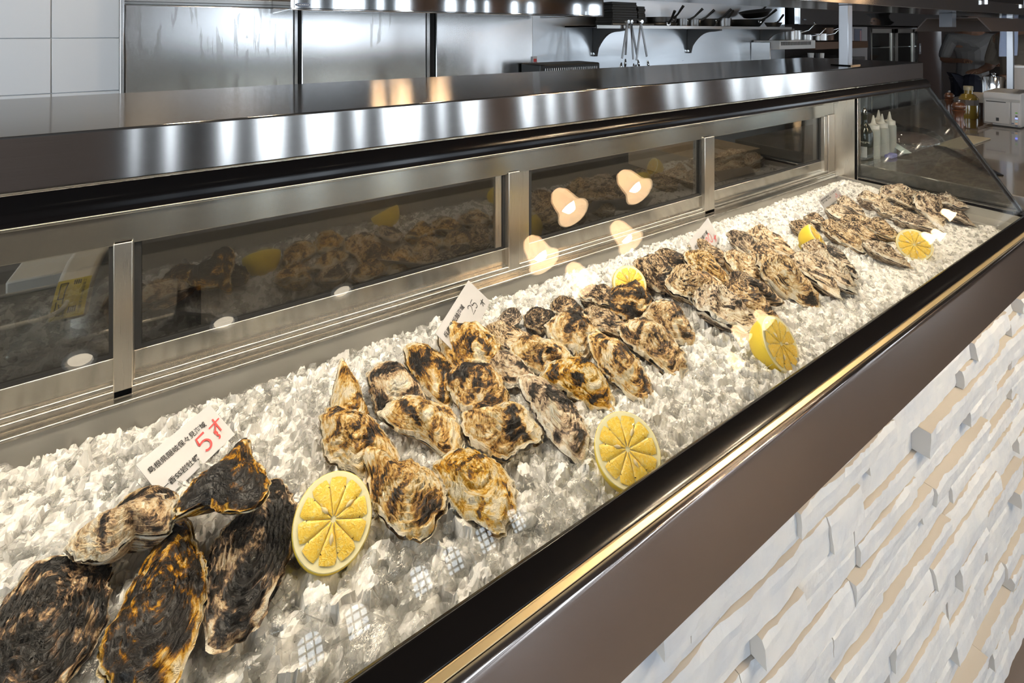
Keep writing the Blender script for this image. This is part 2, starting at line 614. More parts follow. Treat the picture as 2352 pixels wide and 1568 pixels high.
for i, (x, y) in enumerate([(-.17, 1.45), (.14, 1.78), (.95, 1.5), (2.1, 1.5), (3.4, 1.5)]):
    o = thing('downlight', (x, y, ZC), 'warm recessed downlight over the kitchen aisle, number %s from the left' % ['one', 'two', 'three', 'four', 'five'][i], 'lamp', 'kitchen downlights')
    obj('trim_ring', MB().lathe([(.045, -.002), (.062, -.002), (.064, -.012), (.05, -.016), (.045, -.002)], (x, y, ZC), 20), M['white'], o, smooth=True)
    obj('lens', MB().lathe([(.0001, -.004), (.044, -.004), (.044, -.001)], (x, y, ZC), 20), M['down'], o)
    beam(o, 48 if i == 0 else 24)

# ------------------------------------------------------------------ chandeliers with bell shades
def chandelier(c, pts, label):
    o = thing('chandelier', (c[0], c[1], ZC), label, 'lamp', 'bell shade chandeliers')
    zb = c[2]
    obj('stem', MB().tube([(c[0], c[1], ZC), (c[0], c[1], zb + .30)], .012).lathe([(.0, 0), (.06, 0), (.05, -.03), (.012, -.05)], (c[0], c[1], ZC), 16)
        .lathe([(.0, -.04), (.035, -.03), (.045, 0), (.03, .04), (.0, .05)], (c[0], c[1], zb + .28), 16), M['blackmat'], o, smooth=True)
    for x, y, z in pts:
        d = Vector((x - c[0], y - c[1], 0))
        p = [Vector((c[0], c[1], zb + .28)) + d * t + Vector((0, 0, .07 * math.sin(t * math.pi) - (zb + .28 - (z + .14)) * t * t)) for t in [i / 8 for i in range(9)]]
        obj('arm', MB().tube(p, .008, 8), M['blackmat'], o, smooth=True)
        s = obj('shade', MB().lathe([(.018, .135), (.03, .13), (.046, .105), (.052, .07), (.055, .04), (.064, .016), (.078, .0), (.0765, -.002), (.062, .013), (.052, .04), (.049, .07), (.043, .103), (.028, .126), (.018, .131)], (x, y, z), 32), M['shade'], o, smooth=True)
        obj('bulb', MB().lathe([(.0001, .012), (.020, .018), (.031, .042), (.027, .066), (.012, .085), (.012, .12), (.0001, .125)], (x, y, z), 16), M['lamp_bulb'], s, smooth=True)


chandelier((1.60, -.67, 2.15), [(1.39, -.44, 2.12), (1.79, -.41, 2.12), (1.31, -.70, 2.12), (1.88, -.76, 2.12), (1.65, -.98, 2.12)],
           'five-armed chandelier with frosted bell shades nearest the display case')
chandelier((4.21, -2.68, 2.15), [(4.34, -2.46, 2.12), (4.04, -2.53, 2.12), (4.24, -2.98, 2.12)], 'three-armed bell shade chandelier over the middle of the customer side')
chandelier((8.74, -2.60, 2.15), [(8.74, -2.35, 2.12), (8.96, -2.78, 2.12), (8.50, -2.70, 2.12)], 'three-armed bell shade chandelier at the far end of the customer side')

# ------------------------------------------------------------------ stone-clad base of the counter
XA, XE = -.62, 1.868
base = thing('counter_base', (.9, .38, 0), 'white split-face stone cladding below the steel apron of the display case', 'counter')
mb = MB()
rng = random.Random(3)
z = .925
row = 0
while z > .0:
    h = rng.choice([.030, .036, .042, .034, .048])
    zl = max(z - h, 0)
    x = XA - rng.random() * .2
    while x < 2.55:
        ln = rng.choice([.10, .16, .22, .30, .38, .46])
        x2 = min(x + ln, 2.6)
        dep = rng.choice([.001, .005, .010, .016, .022, .028])
        yb, yf = .385, .374 - dep
        nx, nz = max(2, int((x2 - x) / .008)), 4
        lean = rng.uniform(-.003, .006)
        grid = []
        for j in range(nz + 1):
            for i in range(nx + 1):
                px = x + (x2 - x) * i / nx
                tz = j / nz
                pz = zl + (z - zl) * tz
                q = noise.noise(Vector((px * 55, pz * 70, row * 3.1))) * .0016 + noise.noise(Vector((px * 16, pz * 25, row * 1.7))) * .0022
                jag = 0
                if j == nz:
                    jag = .001 + .008 * max(0, noise.noise(Vector((px * 11, row * 9.3, x)))) + .004 * abs(noise.noise(Vector((px * 110, row * 5.3, 2))))
                    pz -= .0006
                if j == 0:
                    pz += .0006
                grid.append((px, yf + q + jag + lean * tz, pz))
        n0 = nx + 1
        mb.cur = 0
        fs = [(j * n0 + i, j * n0 + i + 1, (j + 1) * n0 + i + 1, (j + 1) * n0 + i) for j in range(nz) for i in range(nx)]
        mb.add(grid, fs)
        mb.cur = 1
        top = [grid[nz * n0 + i] for i in range(n0)] + [(grid[nz * n0 + i][0], yb, z - .0006) for i in range(n0)]
        mb.add(top, [(i, i + 1, n0 + i + 1, n0 + i) for i in range(nx)])
        bot = [grid[i] for i in range(n0)] + [(grid[i][0], yb, zl + .0006) for i in range(n0)]
        mb.add(bot, [(i, i + 1, n0 + i + 1, n0 + i) for i in range(nx)])
        for e in (0, nx):
            side = [grid[j * n0 + e] for j in range(nz + 1)] + [(grid[e][0], yb, grid[j * n0 + e][2]) for j in range(nz + 1)]
            mb.add(side, [(j, j + 1, nz + 1 + j + 1, nz + 1 + j) for j in range(nz)])
        x = x2 + .0008
    z = zl
    row += 1
obj('stone_cladding', mb, [M['stone_face'], M['stone_cut']], base)
obj('core', MB().box(XA, 1.86, .385, .95, 0, .92), M['darkwall'], base)

# ------------------------------------------------------------------ the refrigerated display case
case = thing('display_case', (.7, .62, .93), 'long stainless steel display case with sloping front glass full of iced oysters', 'display case')
obj('apron', MB().prism([(.334, .932), (.334, 1.040), (.3365, 1.0465), (.342, 1.0485), (.342, .932)], XA, 1.9, 'x'), M['steel_apron'], case, bevel=.0008)
obj('edge_strip', MB().prism([(.342, 1.0488), (.339, 1.0525), (.344, 1.0560), (.350, 1.054), (.350, 1.0488)], XA, 1.9, 'x'), M['warm_glow'], case, bevel=.0008)
obj('front_rail', MB().prism([(.371, 1.0640), (.366, 1.0672), (.348, 1.0592), (.3445, 1.056), (.350, 1.05), (.371, 1.045)], XA, 1.9, 'x'), M['black'], case, bevel=.0012)
obj('underframe', MB().box(XA, 1.9, .344, .37, .932, 1.047), M['blackmat'], case)
# front glass: from (y .38, z 1.056) up to (y .599, z 1.395)
gd = Vector((0, .219, .339)).normalized()
gn = Vector((0, -gd.z, gd.y))
a, b_ = Vector((0, .376, 1.050)), Vector((0, .602, 1.400))
g = [a, b_, b_ - gn * .006, a - gn * .006]
obj('front_glass', MB().prism([(p.y, p.z) for p in g], XA, XE - .002, 'x'), M['glass'], case)
s0, s1 = Vector((0, .599, 1.395)), Vector((0, .599, 1.395)) - gd * .028
pr = [s0 + gn * .001, s0 + gn * .007, s0 - gd * .012 + gn * .009, s1 + gd * .004 + gn * .006, s1 + gn * .001]
obj('glass_channel', MB().prism([(p.y, p.z) for p in pr], XA, XE, 'x'), M['black'], case, bevel=.0015)
obj('roof', MB().prism([(.600, 1.4483), (.943, 1.4483), (.943, 1.430), (.606, 1.430), (.606, 1.3975), (.600, 1.3975)], XA, XE, 'x'), M['steel_x'], case, bevel=.0022, seg=3)
# light strip hidden under the roof
ls = obj('light_strip', MB().box(XA + .05, 1.80, .655, .695, 1.388, 1.396), M['strip'], case)
obj('strip_housing', MB().box(XA + .04, 1.82, .648, .702, 1.3965, 1.4295), M['steel_plain'], case)
# rear wall: header, sill, mullions, sliding windows
obj('header', MB().box(XA, XE, .852, .90, 1.25, 1.2955).box(XA, XE, .836, .90, 1.2955, 1.3005).box(XA, XE, .862, .90, 1.3005, 1.4295), M['alu_dark'], case, bevel=.0012)
sill = MB().box(XA, XE, .834, .90, 1.040, 1.0455).box(XA, XE, .846, .90, 1.0455, 1.0565).box(XA, XE, .849, .90, 1.0565, 1.0635)
obj('sill', sill, M['alu'], case, bevel=.0015)
for a, b_ in ((-.100, -.079), (.529, .583), (1.153, 1.194), (1.805, 1.867)):
    if b_ - a > .05 and a < 1:
        mbm = MB().box(a, a + .026, .848, .885, 1.046, 1.2545).box(a + .028, b_, .855, .885, 1.046, 1.2545)
    elif a > 1.7:
        mbm = MB().box(a, a + .018, .852, .89, 1.046, 1.2545).box(a + .020, b_, .848, .89, 1.046, 1.2545)
    else:
        mbm = MB().box(a, b_, .846, .885, 1.044, 1.2545)
    obj('mullion', mbm, M['alu_z'], case, bevel=.001)
for i, (a, b_) in enumerate(((XA, -.100), (-.079, .529), (.583, 1.153), (1.194, 1.805))):
    yy = .856 if i % 2 == 0 else .862
    fr = MB().box(a, b_, yy, yy + .016, 1.0635, 1.096)
    d = obj('sliding_door', fr, M['alu'], case, bevel=.001)
    obj('gasket', MB().box(a, b_, yy + .002, yy + .014, 1.096, 1.1005).box(a, a + .008, yy + .002, yy + .014, 1.1005, 1.25)
        .box(b_ - .006, b_, yy + .002, yy + .014, 1.1005, 1.25), M['rubber'], d)
    obj('window_glass', MB().box(a + .004, b_ - .004, yy + .006, yy + .011, 1.098, 1.252), M['glass_rear'], d)
    if i == 1:
        obj('guide_strip', MB().box(b_ - .022, b_ - .008, yy + .003, yy + .013, 1.1005, 1.25), M['alu_z'], d)
# end wall
obj('end_panel', MB().box(XE, XE + .018, .785, .90, .98, 1.43).box(XE, XE + .018, .36, .785, .98, 1.043), M['alu_z'], case, bevel=.001)
obj('end_frame', MB().box(XE - .004, XE + .016, .776, .786, 1.043, 1.40).prism([(.40, 1.043), (.776, 1.043), (.776, 1.053), (.40, 1.053)], XE - .004, XE + .016, 'x'), M['alu'], case, bevel=.001)
eg = [(.383, 1.056), (.776, 1.050), (.776, 1.398), (.602, 1.398)]
obj('end_glass', MB().prism(eg, XE + .004, XE + .010, 'x'), M['glass_end'], case)
e0, e1 = Vector((0, .384, 1.056)), Vector((0, .603, 1.395))
q = [e0, e1, e1 - gn * .008, e0 - gn * .008]
obj('corner_seal', MB().prism([(p.y, p.z) for p in q], XE - .002, XE + .012, 'x'), M['black'], case)
# tray under the ice
obj('tray', MB().box(XA, XE, .372, .845, .925, .932).box(XA, XE, .838, .846, .93, 1.040).box(XA, XE, .371, .377, .93, 1.045)
    .box(XE - .006, XE, .377, .838, .93, 1.043), M['satin'], case)
obj('tray_ledge', MB().box(1.790, XE - .006, .40, .80,   .932, 1.022), M['satin'], case, bevel=.002)
obj('bulkhead', MB().box(XA - .02, XA, .372, .90, .93, 1.43), M['alu_z'], case)

# ------------------------------------------------------------------ overhead pass shelf, posts, heat lamp
sh = thing('pass_shelf', (2.2, .72, 1.615), 'long steel pass shelf on posts above the roof of the display case', 'shelf')
obj('shelf_board', MB().prism([(.62, 1.615), (.62, 1.66), (.624, 1.66), (.624, 1.622), (.816, 1.622), (.816, 1.66), (.82, 1.66), (.82, 1.615)], .72, 5.2, 'x'), M['steel_x'], sh, bevel=.0012)
obj('post', MB().box(1.494, 1.518, .645, .669, 1.449, 1.6145), M['post'], sh, bevel=.001)
obj('foot', MB().box(1.478, 1.534, .632, .682, 1.4487, 1.4515), M['steel_x'], sh)
obj('post', MB().box(3.66, 3.685, .79, .815, 1.0905, 1.6145), M['post'], sh, bevel=.001)
for x in (2.50, 3.02):
    obj('ticket_rod', MB().tube([(x, .613, 1.70), (x, .613, 1.645)], .006, 10), M['chrome'], sh, smooth=True)
hl = thing('heat_lamp', (2.95, .72, 1.54), 'dark trapezoid heat lamp hood hanging below the pass shelf', 'heat lamp')
obj('hood', MB().prism([(.60, 1.543), (.64, 1.598), (.80, 1.598), (.84, 1.543), (.835, 1.543), (.797, 1.594), (.643, 1.594), (.605, 1.543)], 2.52, 3.5, 'x'), M['darkwall'], hl)
for x in (2.46, 3.52):
    obj('bracket', MB().box(x, x + .045, .70, .74, 1.56, 1.6145), mat('lamp bracket', (.12, .13, .15), .4), hl, bevel=.001)

# ------------------------------------------------------------------ kitchen behind: tiles, cabinets, hoods
mb = MB()
mb.box(XL, -.262, 2.402, 2.46, 0, ZC)
struct('wall_kitchen', mb, M['grout'])
M['upper'] = mat('dark brown upper wall', (.12, .095, .07), .6)
struct('trim_8', MB().box(XL, -.262, 2.37, 2.40, 1.722, ZC), M['upper'])
mb = MB()
for i in range(-8, 1):
    xa, xb = -.458 + (i - 0) * .30 + .0015, -.458 + (i + 1) * .30 - .0015
    xb = min(xb, -.264)
    for k in range(0, 8):
        za = .118 + k * .20 + .0015
        mb.box(xa, xb, 2.394, 2.404, za, min(za + .197, 2.98))
tl_ = obj('trim_9', mb, M['tile'], bevel=.0012)
tag(tl_, kind='structure')

fr = thing('refrigerator', (.65, 2.5, 0), 'tall stainless refrigerator with three steel doors behind the case', 'refrigerator')
def xat(px, Y):
    return ony(px, HY, Y).x
FY = 2.30
obj('cabinet', MB().box(xat(276, FY), xat(1225, FY), FY + .03, FY + .30, .08, 2.2).box(xat(276, FY), xat(286, FY), FY - .01, FY + .03, .08, 2.2), M['steel_z'], fr, bevel=.002)
obj('top_rail', MB().box(xat(283, FY), xat(1225, FY), FY - .005, FY + .03, 1.655, 1.672).box(xat(283, FY), xat(1225, FY), FY + .008, FY + .03, 1.645, 1.655), M['steel_plain'], fr, bevel=.001)
obj('upper_front', MB().box(xat(283, FY), xat(1225, FY), FY - .002, FY + .03, 1.674, 2.2), M['upper'], fr)
for a, b_ in ((287, 675), (693, 979), (1002, 1224)):
    d = obj('door', MB().box(xat(a, FY), xat(b_, FY), FY, FY + .03, .15, 1.643), M['fridge'], fr, bevel=.004)
    if b_ < 1100:
        obj('handle_recess', MB().box(xat(b_ + 2, FY), xat(b_ + 9, FY), FY + .004, FY + .03, .15, 1.643), M['steel_z'], d)
obj('door_gap', MB().box(xat(676, FY), xat(692, FY), FY + .016, FY + .031, .15, 1.643).box(xat(980, FY), xat(1001, FY), FY + .016, FY + .031, .15, 1.643), M['rubber'], fr)

def hood_(name, x0, x1, ya, yb, z0, z1, label):
    o = thing(name, ((x0 + x1) / 2, ya, z0), label, 'hood')
    obj('hood_body', MB().box(x0, x1, ya, ya + .012, z0 + .006, z1).box(x0, x1, ya - .004, ya + .02, z0, z0 + .008).box(x0, x0 + .012, ya, yb, z0 + .006, z1).box(x1 - .012, x1, ya, yb, z0 + .006, z1).box(x0, x1, ya + .012, yb, z1 - .012, z1), M['hood_steel'], o, bevel=.003)
    return o
M['badge'] = mat('badge blue-grey', (.16, .19, .26), .4, .3)
HYY = 1.75
hx0, hx1 = xat(668, HYY), xat(1385, HYY)
hood = hood_('range_hood', hx0, hx1, HYY, HYY + .5, 1.612, 1.95, 'polished steel range hood with oval badge in front of the refrigerator')
hood2 = hood_('range_hood', xat(1838, 2.5), xat(2190, 2.5), 2.5, 2.88, 1.614, 1.78, 'polished steel range hood beyond the pan shelf, behind the thin post')
hood2.name = 'range_hood.001'


def flat_text(s, u0, v0, hgt, P, bold=0.0, squeeze=None):
    """text as a mesh; P maps (u, v) of the sign plane to the world"""
    cu = bpy.data.curves.new('t', 'FONT')
    cu.body = s
    cu.size = 1
    cu.offset = bold
    cu.fill_mode = 'FRONT'
    cu.resolution_u = 3
    o = bpy.data.objects.new('t', cu)
    col.objects.link(o)
    dg = bpy.context.evaluated_depsgraph_get()
    me = bpy.data.meshes.new_from_object(o.evaluated_get(dg))
    xs_ = [v.co.x for v in me.vertices]
    k = hgt
    kx = k if squeeze is None else squeeze / max(max(xs_), 1e-6)
    mb = MB()
    mb.add([P(u0 + v.co.x * kx, v0 + v.co.y * k) for v in me.vertices], [tuple(p.vertices) for p in me.polygons])
    bpy.data.objects.remove(o)
    bpy.data.meshes.remove(me)
    return mb


def badge(parent, x, y, z, wd, text):
    b1 = obj('badge', MB().lathe([(.0001, .003), (wd / 2, .003), (wd / 2, 0)], (x, y - .0005, z), 32, (0, -1, 0), 1, 1), M['badge'], parent)
    for v in b1.data.vertices:
        v.co.z = (v.co.z - (z - wloc(parent).z)) * .27 + (z - wloc(parent).z)
    k = wd * .17
    mbt = flat_text(text, 0, 0, k, lambda u, v: Vector((x - wd * .40 + u, y - .0042, z - k * .35 + v)), .01, wd * .8)
    obj('lettering', mbt, M['white'], b1)


pz = ony(695, 11, HYY)
badge(hood, pz.x, HYY - .0005, pz.z, .046, 'NEXKO')
pz = ony(1848, 45, 2.5)
badge(hood2, pz.x, 2.4995, pz.z, .055, 'NEXKO')

# steel wall with a pan shelf
struct('wall_steel', MB().box(xat(1225, FY) + .001, 4.75, 2.60, 2.66, 0, ZC), M['wallsteel'])
struct('wall_far', MB().box(4.75, XR, 2.9, 2.96, 0, ZC), M['darkwall'])
M['bracket'] = mat('grey painted bracket', (.13, .13, .13), .5)
M['pan'] = mat('worn pan steel', (.20, .20, .20), .30, 1)
SH_Z = 1.572
ps = thing('wall_shelf', (3.3, 2.45, SH_Z), 'wall shelf on three brackets holding pans in the kitchen', 'shelf')
SX0, SX1 = xat(1362, 2.6) - .25, 4.28
obj('shelf_board', MB().box(SX0, SX1, 2.29, 2.599, SH_Z, SH_Z + .012), M['steel_plain'], ps, bevel=.001)
obj('shelf_lip', MB().box(SX0, SX1, 2.282, 2.290, SH_Z - .008, SH_Z + .012), M['steel_plain'], ps)
for px in (1364, 1580, 1747):
    x = xat(px, 2.6)
    prof = [(2.598, SH_Z - .001), (2.30, SH_Z - .001), (2.30, SH_Z - .02)]
    for k in range(9):
        t = k / 8
        prof.append((2.36 + .20 * t, SH_Z - .028 - .115 * (t ** 2.6)))
    prof += [(2.575, SH_Z - .20), (2.598, SH_Z - .20)]
    bmb = MB().prism(prof, x - .012, x + .012, 'x')
    br = obj('bracket', bmb, M['bracket'], ps, bevel=.001)
    obj('screw', MB().lathe([(.0001, .006), (.012, .004), (.013, 0)], (x - .012, 2.587, SH_Z - .185), 12, (-1, 0, 0)), M['chrome'], br, smooth=True)
# trays and pans on it
T0 = SH_Z + .013
for i, (xa, xb, n, lab) in enumerate(((xat(1392, 2.42), xat(1448, 2.42), 9, 'tall stack of black trays at the left end of the wall shelf'), (xat(1446, 2.5), xat(1462, 2.5), 8, 'lower stack of black trays with ragged edges beside the tall one'))):
    o = thing('tray_stack', ((xa + xb) / 2, 2.45, T0), lab, 'trays')
    hh = .155 if i == 0 else .135
    y_ = 2.36 if i == 0 else 2.42
    for k in range(n):
        z = T0 + hh * k / n
        j = rng.uniform(-.006, .006)
        obj('tray', MB().box(xa + j, xb + j, y_, y_ + .16, z, z + hh / n * .99), M['blackmat'], o, bevel=.002)


def pan(px, Y, r, h, kind, label, hang=0.6, hl_=.18, tilt=0.0, z=T0, m='pan', dx=0):
    x = xat(px, Y) + dx
    o = thing(kind, (x, Y, z), label, 'pan')
    f = {'frying_pan': .72, 'saucepan': .98, 'saute_pan': .95}[kind]
    prof = [(.0001, 0), (r * f * .9, 0), (r * f, .004), (r, h), (r + .004, h), (r + .003, h - .003), (r * f + .003, .0), (r * f, -.0)]
    prof = [(.0001, .003), (r * f * .92, .003), (r * f - .003, .007), (r - .003, h), (r + .003, h), (r * f + .001, .003), (r * f * .92, 0), (.0001, 0)]
    mbp = MB().lathe(prof, (x, Y, z), 32)
    bo = obj('bowl', mbp, M[m], o, smooth=True)
    a = hang
    d = Vector((math.cos(a), math.sin(a), 0))
    p0 = Vector((x, Y, z + h * .75)) + d * r
    pts = [p0, p0 + d * hl_ * .35 + Vector((0, 0, .028)), p0 + d * hl_ * .8 + Vector((0, 0, .085))]
    hd = obj('handle', MB().tube(pts, [.009, .007, .010], 8), M['blackmat'], o, smooth=True)
    obj('rivet_plate', MB().lathe([(.0001, .004), (.016, .003), (.017, 0)], p0, 12, d), M['chrome'], hd, smooth=True)
    if tilt:
        o.rotation_euler = (0, tilt, 0)
    return o


pan(1514, 2.45, .125, .022, 'saute_pan', 'lowest wide shallow steel pan at the left of the pan row', -1.9, .10)
pan(1516, 2.45, .115, .040, 'saute_pan', 'wide steel pan stacked on the lowest pan', -1.5, .10, z=T0 + .024)
pan(1565, 2.42, .05, .055, 'saucepan', 'small steel saucepan with a riveted handle beside the wide pans', -1.2, .13)
pan(1590, 2.47, .055, .055, 'saucepan', 'steel saucepan with an upright handle above the middle bracket', -1.0, .13)
pan(1624, 2.45, .075, .06, 'frying_pan', 'black iron pan with a broad upright handle in the middle of the shelf', -1.35, .14, m='blackmat')
pan(1661, 2.42, .06, .065, 'saucepan', 'bright steel saucepan left of the large frying pans', .3, .25)
pan(1712, 2.44, .15, .06, 'frying_pan', 'large black iron frying pan at the right of the shelf', -1.8, .2, m='blackmat')
pan(1735, 2.44, .13, .05, 'frying_pan', 'tilted steel frying pan lying on the large black pan', .1, .28, z=T0 + .085, tilt=-.18)
pan(1776, 2.44, .07, .04, 'frying_pan', 'small steel frying pan with a long rising handle at the right shelf end', .25, .30)


def tongs(px, top, bot, spread, lean, label, Y=2.262):
    a = ony(px, top, Y)
    b = ony(px + lean, bot, Y)
    o = thing('tongs', a, label, 'tongs', 'kitchen tongs')
    ax = (b - a)
    u = Vector((1, 0, 0))
    for sgn in (-1, 1):
        e = b + u * (spread * sgn) + Vector((0, .012 * sgn, .02 if sgn > 0 else 0))
        d = (e - a).normalized()
        sd = d.cross(Vector((0, 1, 0))).normalized()
        mbt = MB()
        mbt.obox((a + e) / 2, sd * .0075, Vector((0, .002, 0)), d * ((e - a).length / 2))
        arm = obj('arm', mbt, M['pan'], o, bevel=.0008)
        obj('tip', MB().lathe([(.0001, -.045), (.012, -.040), (.018, -.02), (.016, -.008), (.008, .008), (.0001, .012)], e + d * .035, 10, -d, 1, .5), M['chrome'], arm, smooth=True)
    obj('hinge', MB().lathe([(.0001, -.012), (.012, -.012), (.012, .012), (.0001, .012)], a, 12, (0, 1, 0)), M['chrome'], o, smooth=True)


obj_rod = tag(obj('hanging_rod', MB().tube([(xat(1405, 2.27), 2.266, 1.590), (xat(1500, 2.27), 2.266, 1.590)], .005, 8).tube([(xat(1410, 2.27), 2.266, 1.590), (xat(1410, 2.27), 2.288, 1.590)], .004, 8)
              .tube([(xat(1495, 2.27), 2.266, 1.590), (xat(1495, 2.27), 2.288, 1.590)], .004, 8), M['steel_plain'], loc=(xat(1450, 2.27), 2.27, 1.59)), 'thin steel rod on the front of the wall shelf carrying the tongs', 'rod')
tongs(1441, 50, 134, .028, -8, 'leftmost steel tongs hanging from the wall shelf')
tongs(1449, 50, 136, .030, 10, 'middle steel tongs hanging from the wall shelf')
tongs(1472, 50, 138, .060, 2, 'rightmost steel tongs hanging spread open from the wall shelf', 2.225)

# small black grill box, wall label, vented unit and things on the far shelf
a = ony(1241, 160, 2.1)
b_ = ony(1378, 143, 2.1)
o = thing('grill_box', ((a.x + b_.x) / 2, 2.3, 1.0), 'dark slotted steel grill box on the range behind the case roof', 'grill')
obj('housing', MB().box(a.x, b_.x, 2.1, 2.285, 1.0, b_.z), M['blackmat'], o, bevel=.008)
mb = MB()
for k in range(26):
    x = a.x + .03 + (b_.x - a.x - .06) * k / 25
    mb.box(x - .003, x + .003, 2.094, 2.1, b_.z - .06, b_.z - .02)
obj('slats', mb, M['steel_plain'], o)
a = ony(1224, 130, 2.29)
b_ = ony(1233, 166, 2.29)
o = thing('wall_label', ((a.x + b_.x) / 2, 2.30, (a.z + b_.z) / 2), 'narrow white label with red and green print at the edge of the refrigerator', 'label')
obj('sheet', MB().box(a.x, b_.x, 2.288, 2.298, b_.z, a.z), M['paper'], o)
M['green_ink'] = mat('green ink', (.05, .42, .25), .6)
obj('red_mark', MB().box(a.x + .004, b_.x - .004, 2.2865, 2.2878, a.z - .03, a.z - .012), M['red_ink'], o)
mbt = flat_text('22', 0, 0, .022, lambda u, v: Vector((a.x + .002 + u, 2.2868, b_.z + .012 + v)), .01)
obj('number', mbt, M['green_ink'], o)

a, b_ = ony(1791, 114, 2.35), ony(1873, 92, 2.35)
o = thing('vented_unit', ((a.x + b_.x) / 2, 2.40, a.z), 'pale grey vented unit under the far shelf, left of the thin post', 'appliance')
obj('housing', MB().box(a.x, b_.x, 2.35, 2.59, a.z, b_.z), M['white'], o, bevel=.004)
mb = MB()
for k in range(24):
    x = a.x + .03 + (b_.x - a.x - .12) * k / 23
    mb.box(x - .004, x + .004, 2.347, 2.35, b_.z - .042, b_.z - .01)
obj('vents', mb, M['blackmat'], o)
c0, c1 = ony(1750, 150, 2.5), ony(1789, 96, 2.5)
tag(obj('steel_box', MB().box(c0.x, min(c1.x, xat(1789, 2.35)) - .01, 2.42, 2.598, .9, c1.z), M['steel_z'], loc=(c0.x, 2.5, .9), bevel=.004), 'plain steel box below the right end of the wall shelf', 'cabinet')
c0, c1 = ony(1873, 114, 2.4), ony(1943, 93, 2.4)
fs_ = thing('far_shelf', ((c0.x + c1.x) / 2, 2.5, c0.z), 'brown wooden shelf at the far end of the kitchen with pots on it', 'shelf')
obj('shelf_board', MB().box(c0.x, 6.0, 2.40, 2.89, c0.z, c1.z - .01), M['wood'], fs_, bevel=.002)
for k, (px, r, h, lab) in enumerate(((1822, .07, .10, 'steel pot on the vented unit, leftmost on the far shelf'), (1850, .06, .06, 'low steel bowl beside the leftmost pot on the far shelf'), (1880, .08, .07, 'wide steel pan behind the thin post on the far shelf'), (1902, .05, .13, 'tall copper-toned pot with a handle on the far shelf'))):
    x = xat(px, 2.5)
    o = thing('cooking_pot', (x, 2.5, c1.z), lab, 'pot')
    obj('bowl', MB().lathe([(.0001, .003), (r * .9, .003), (r - .004, .01), (r - .004, h), (r + .003, h), (r, .004), (.0001, 0)], (x, 2.5, c1.z), 24), M['steel_plain' if k < 3 else 'wood'], o, smooth=True)
    obj('handle', MB().tube([(x, 2.5 - r, c1.z + h * .8), (x + .02, 2.44 - r, c1.z + h), (x + .05, 2.40 - r, c1.z + h + .06)], .007, 8), M['chrome'], o, smooth=True)
for k, (px, lab) in enumerate(((1862, 'small white cup under the far shelf, left one'), (1875, 'small black cup under the far shelf'), (1886, 'small white cup under the far shelf, right one'))):
    c = ony(px, 129, 2.42)
    o = tag(obj('cup', MB().lathe([(.0001, 0), (.022, 0), (.028, .06), (.025, .06), (.02, .004), (.0001, .004)], (c.x, 2.42, c.z - .03), 16), M['white' if k != 1 else 'blackmat'], smooth=True, loc=(c.x, 2.42, c.z - .03)), lab, 'cup')
zc_ = ony(1862, 129, 2.42).z - .03
tag(obj('far_counter', MB().box(4.8, 5.98, 2.42, 2.89, 0, zc_ - .001), M['steel_plain'], loc=(5.8, 2.6, 0), bevel=.003), 'steel counter below the far shelf', 'counter')
c0, c1 = ony(1957, 140, 2.6), ony(1994, 57, 2.6)
pw = tag(obj('partition', MB().box(c0.x, c1.x - .02, 2.6, 2.66, 0, 1.6), mat('pale grey partition', (.40, .38, .38), .6), loc=(c0.x, 2.6, 0)), 'pale grey partition with a notice right of the thin post', 'partition')
c2, c3 = ony(1964, 100, 2.59), ony(1980, 66, 2.59)
o = thing('notice', (c2.x, 2.59, c2.z), 'dim printed notice on the pale grey partition', 'notice')
obj('sheet', MB().box(c2.x, c3.x, 2.592, 2.598, c2.z, c3.z), mat('notice grey', (.16, .17, .22), .6), o)
obj('strip', MB().box(c3.x - .05, c3.x - .02, 2.588, 2.5915, c2.z - .01, c3.z - .02), mat('notice pink', (.5, .3, .3), .6), o)

# glass fronted fridge
gx0, gx1, GY = xat(1997, 2.6), xat(2106, 2.6), 2.6
gf = thing('glass_fridge', ((gx0 + gx1) / 2, 2.7, 0), 'upright glass-door fridge with two panes at the far end of the kitchen', 'refrigerator')
mb = MB().box(gx0, gx1, GY + .02, GY + .28, 0, .3).box(gx0, gx1, GY + .25, GY + .28, .3, 1.6).box(gx0, gx1, GY + .02, GY + .28, 1.56, 1.6)
obj('body', mb, M['darkwall'], gf)
xm = (gx0 + gx1) / 2
for xa, xb in ((gx0 + .02, xm - .03), (xm + .05, gx1 - .08)):
    d = obj('door', MB().box(xa, xa + .05, GY, GY + .02, .3, 1.58).box(xb - .05, xb, GY, GY + .02, .3, 1.58).box(xa, xb, GY, GY + .02, .3, .36).box(xa, xb, GY, GY + .02, 1.53, 1.58), M['alu_z'], gf)
    obj('door_glass', MB().box(xa + .05, xb - .05, GY + .006, GY + .012, .36, 1.53), M['glass_end'], d)
for z in (.85, 1.1, 1.35):
    obj('rack', MB().box(gx0 + .04, gx1 - .08, GY + .04, GY + .24, z, z + .01), M['steel_plain'], gf)
obj('edge_trim', MB().box(gx0, gx0 + .02, GY - .01, GY + .02, 0, 1.6).box(gx1 - .02, gx1, GY - .01, GY + .02, 0, 1.6), M['chrome'], gf)
wx0, wx1 = xat(2109, 2.6), xat(2158, 2.6)
bd = tag(obj('door_1', MB().box(wx0, wx1, 2.6, 2.66, 0, 2.4), mat('dark brown door leaf', (.075, .045, .035), .4)), kind='structure')
c0 = ony(2114, 112, 2.59)
sw = thing('switch_plate', (c0.x, 2.59, c0.z), 'small pale switch plate on the dark brown door', 'switch')
obj('plate', MB().box(c0.x - .03, c0.x + .03, 2.592, 2.598, c0.z - .07, c0.z + .07), mat('switch grey', (.32, .31, .33), .5), sw, bevel=.002)
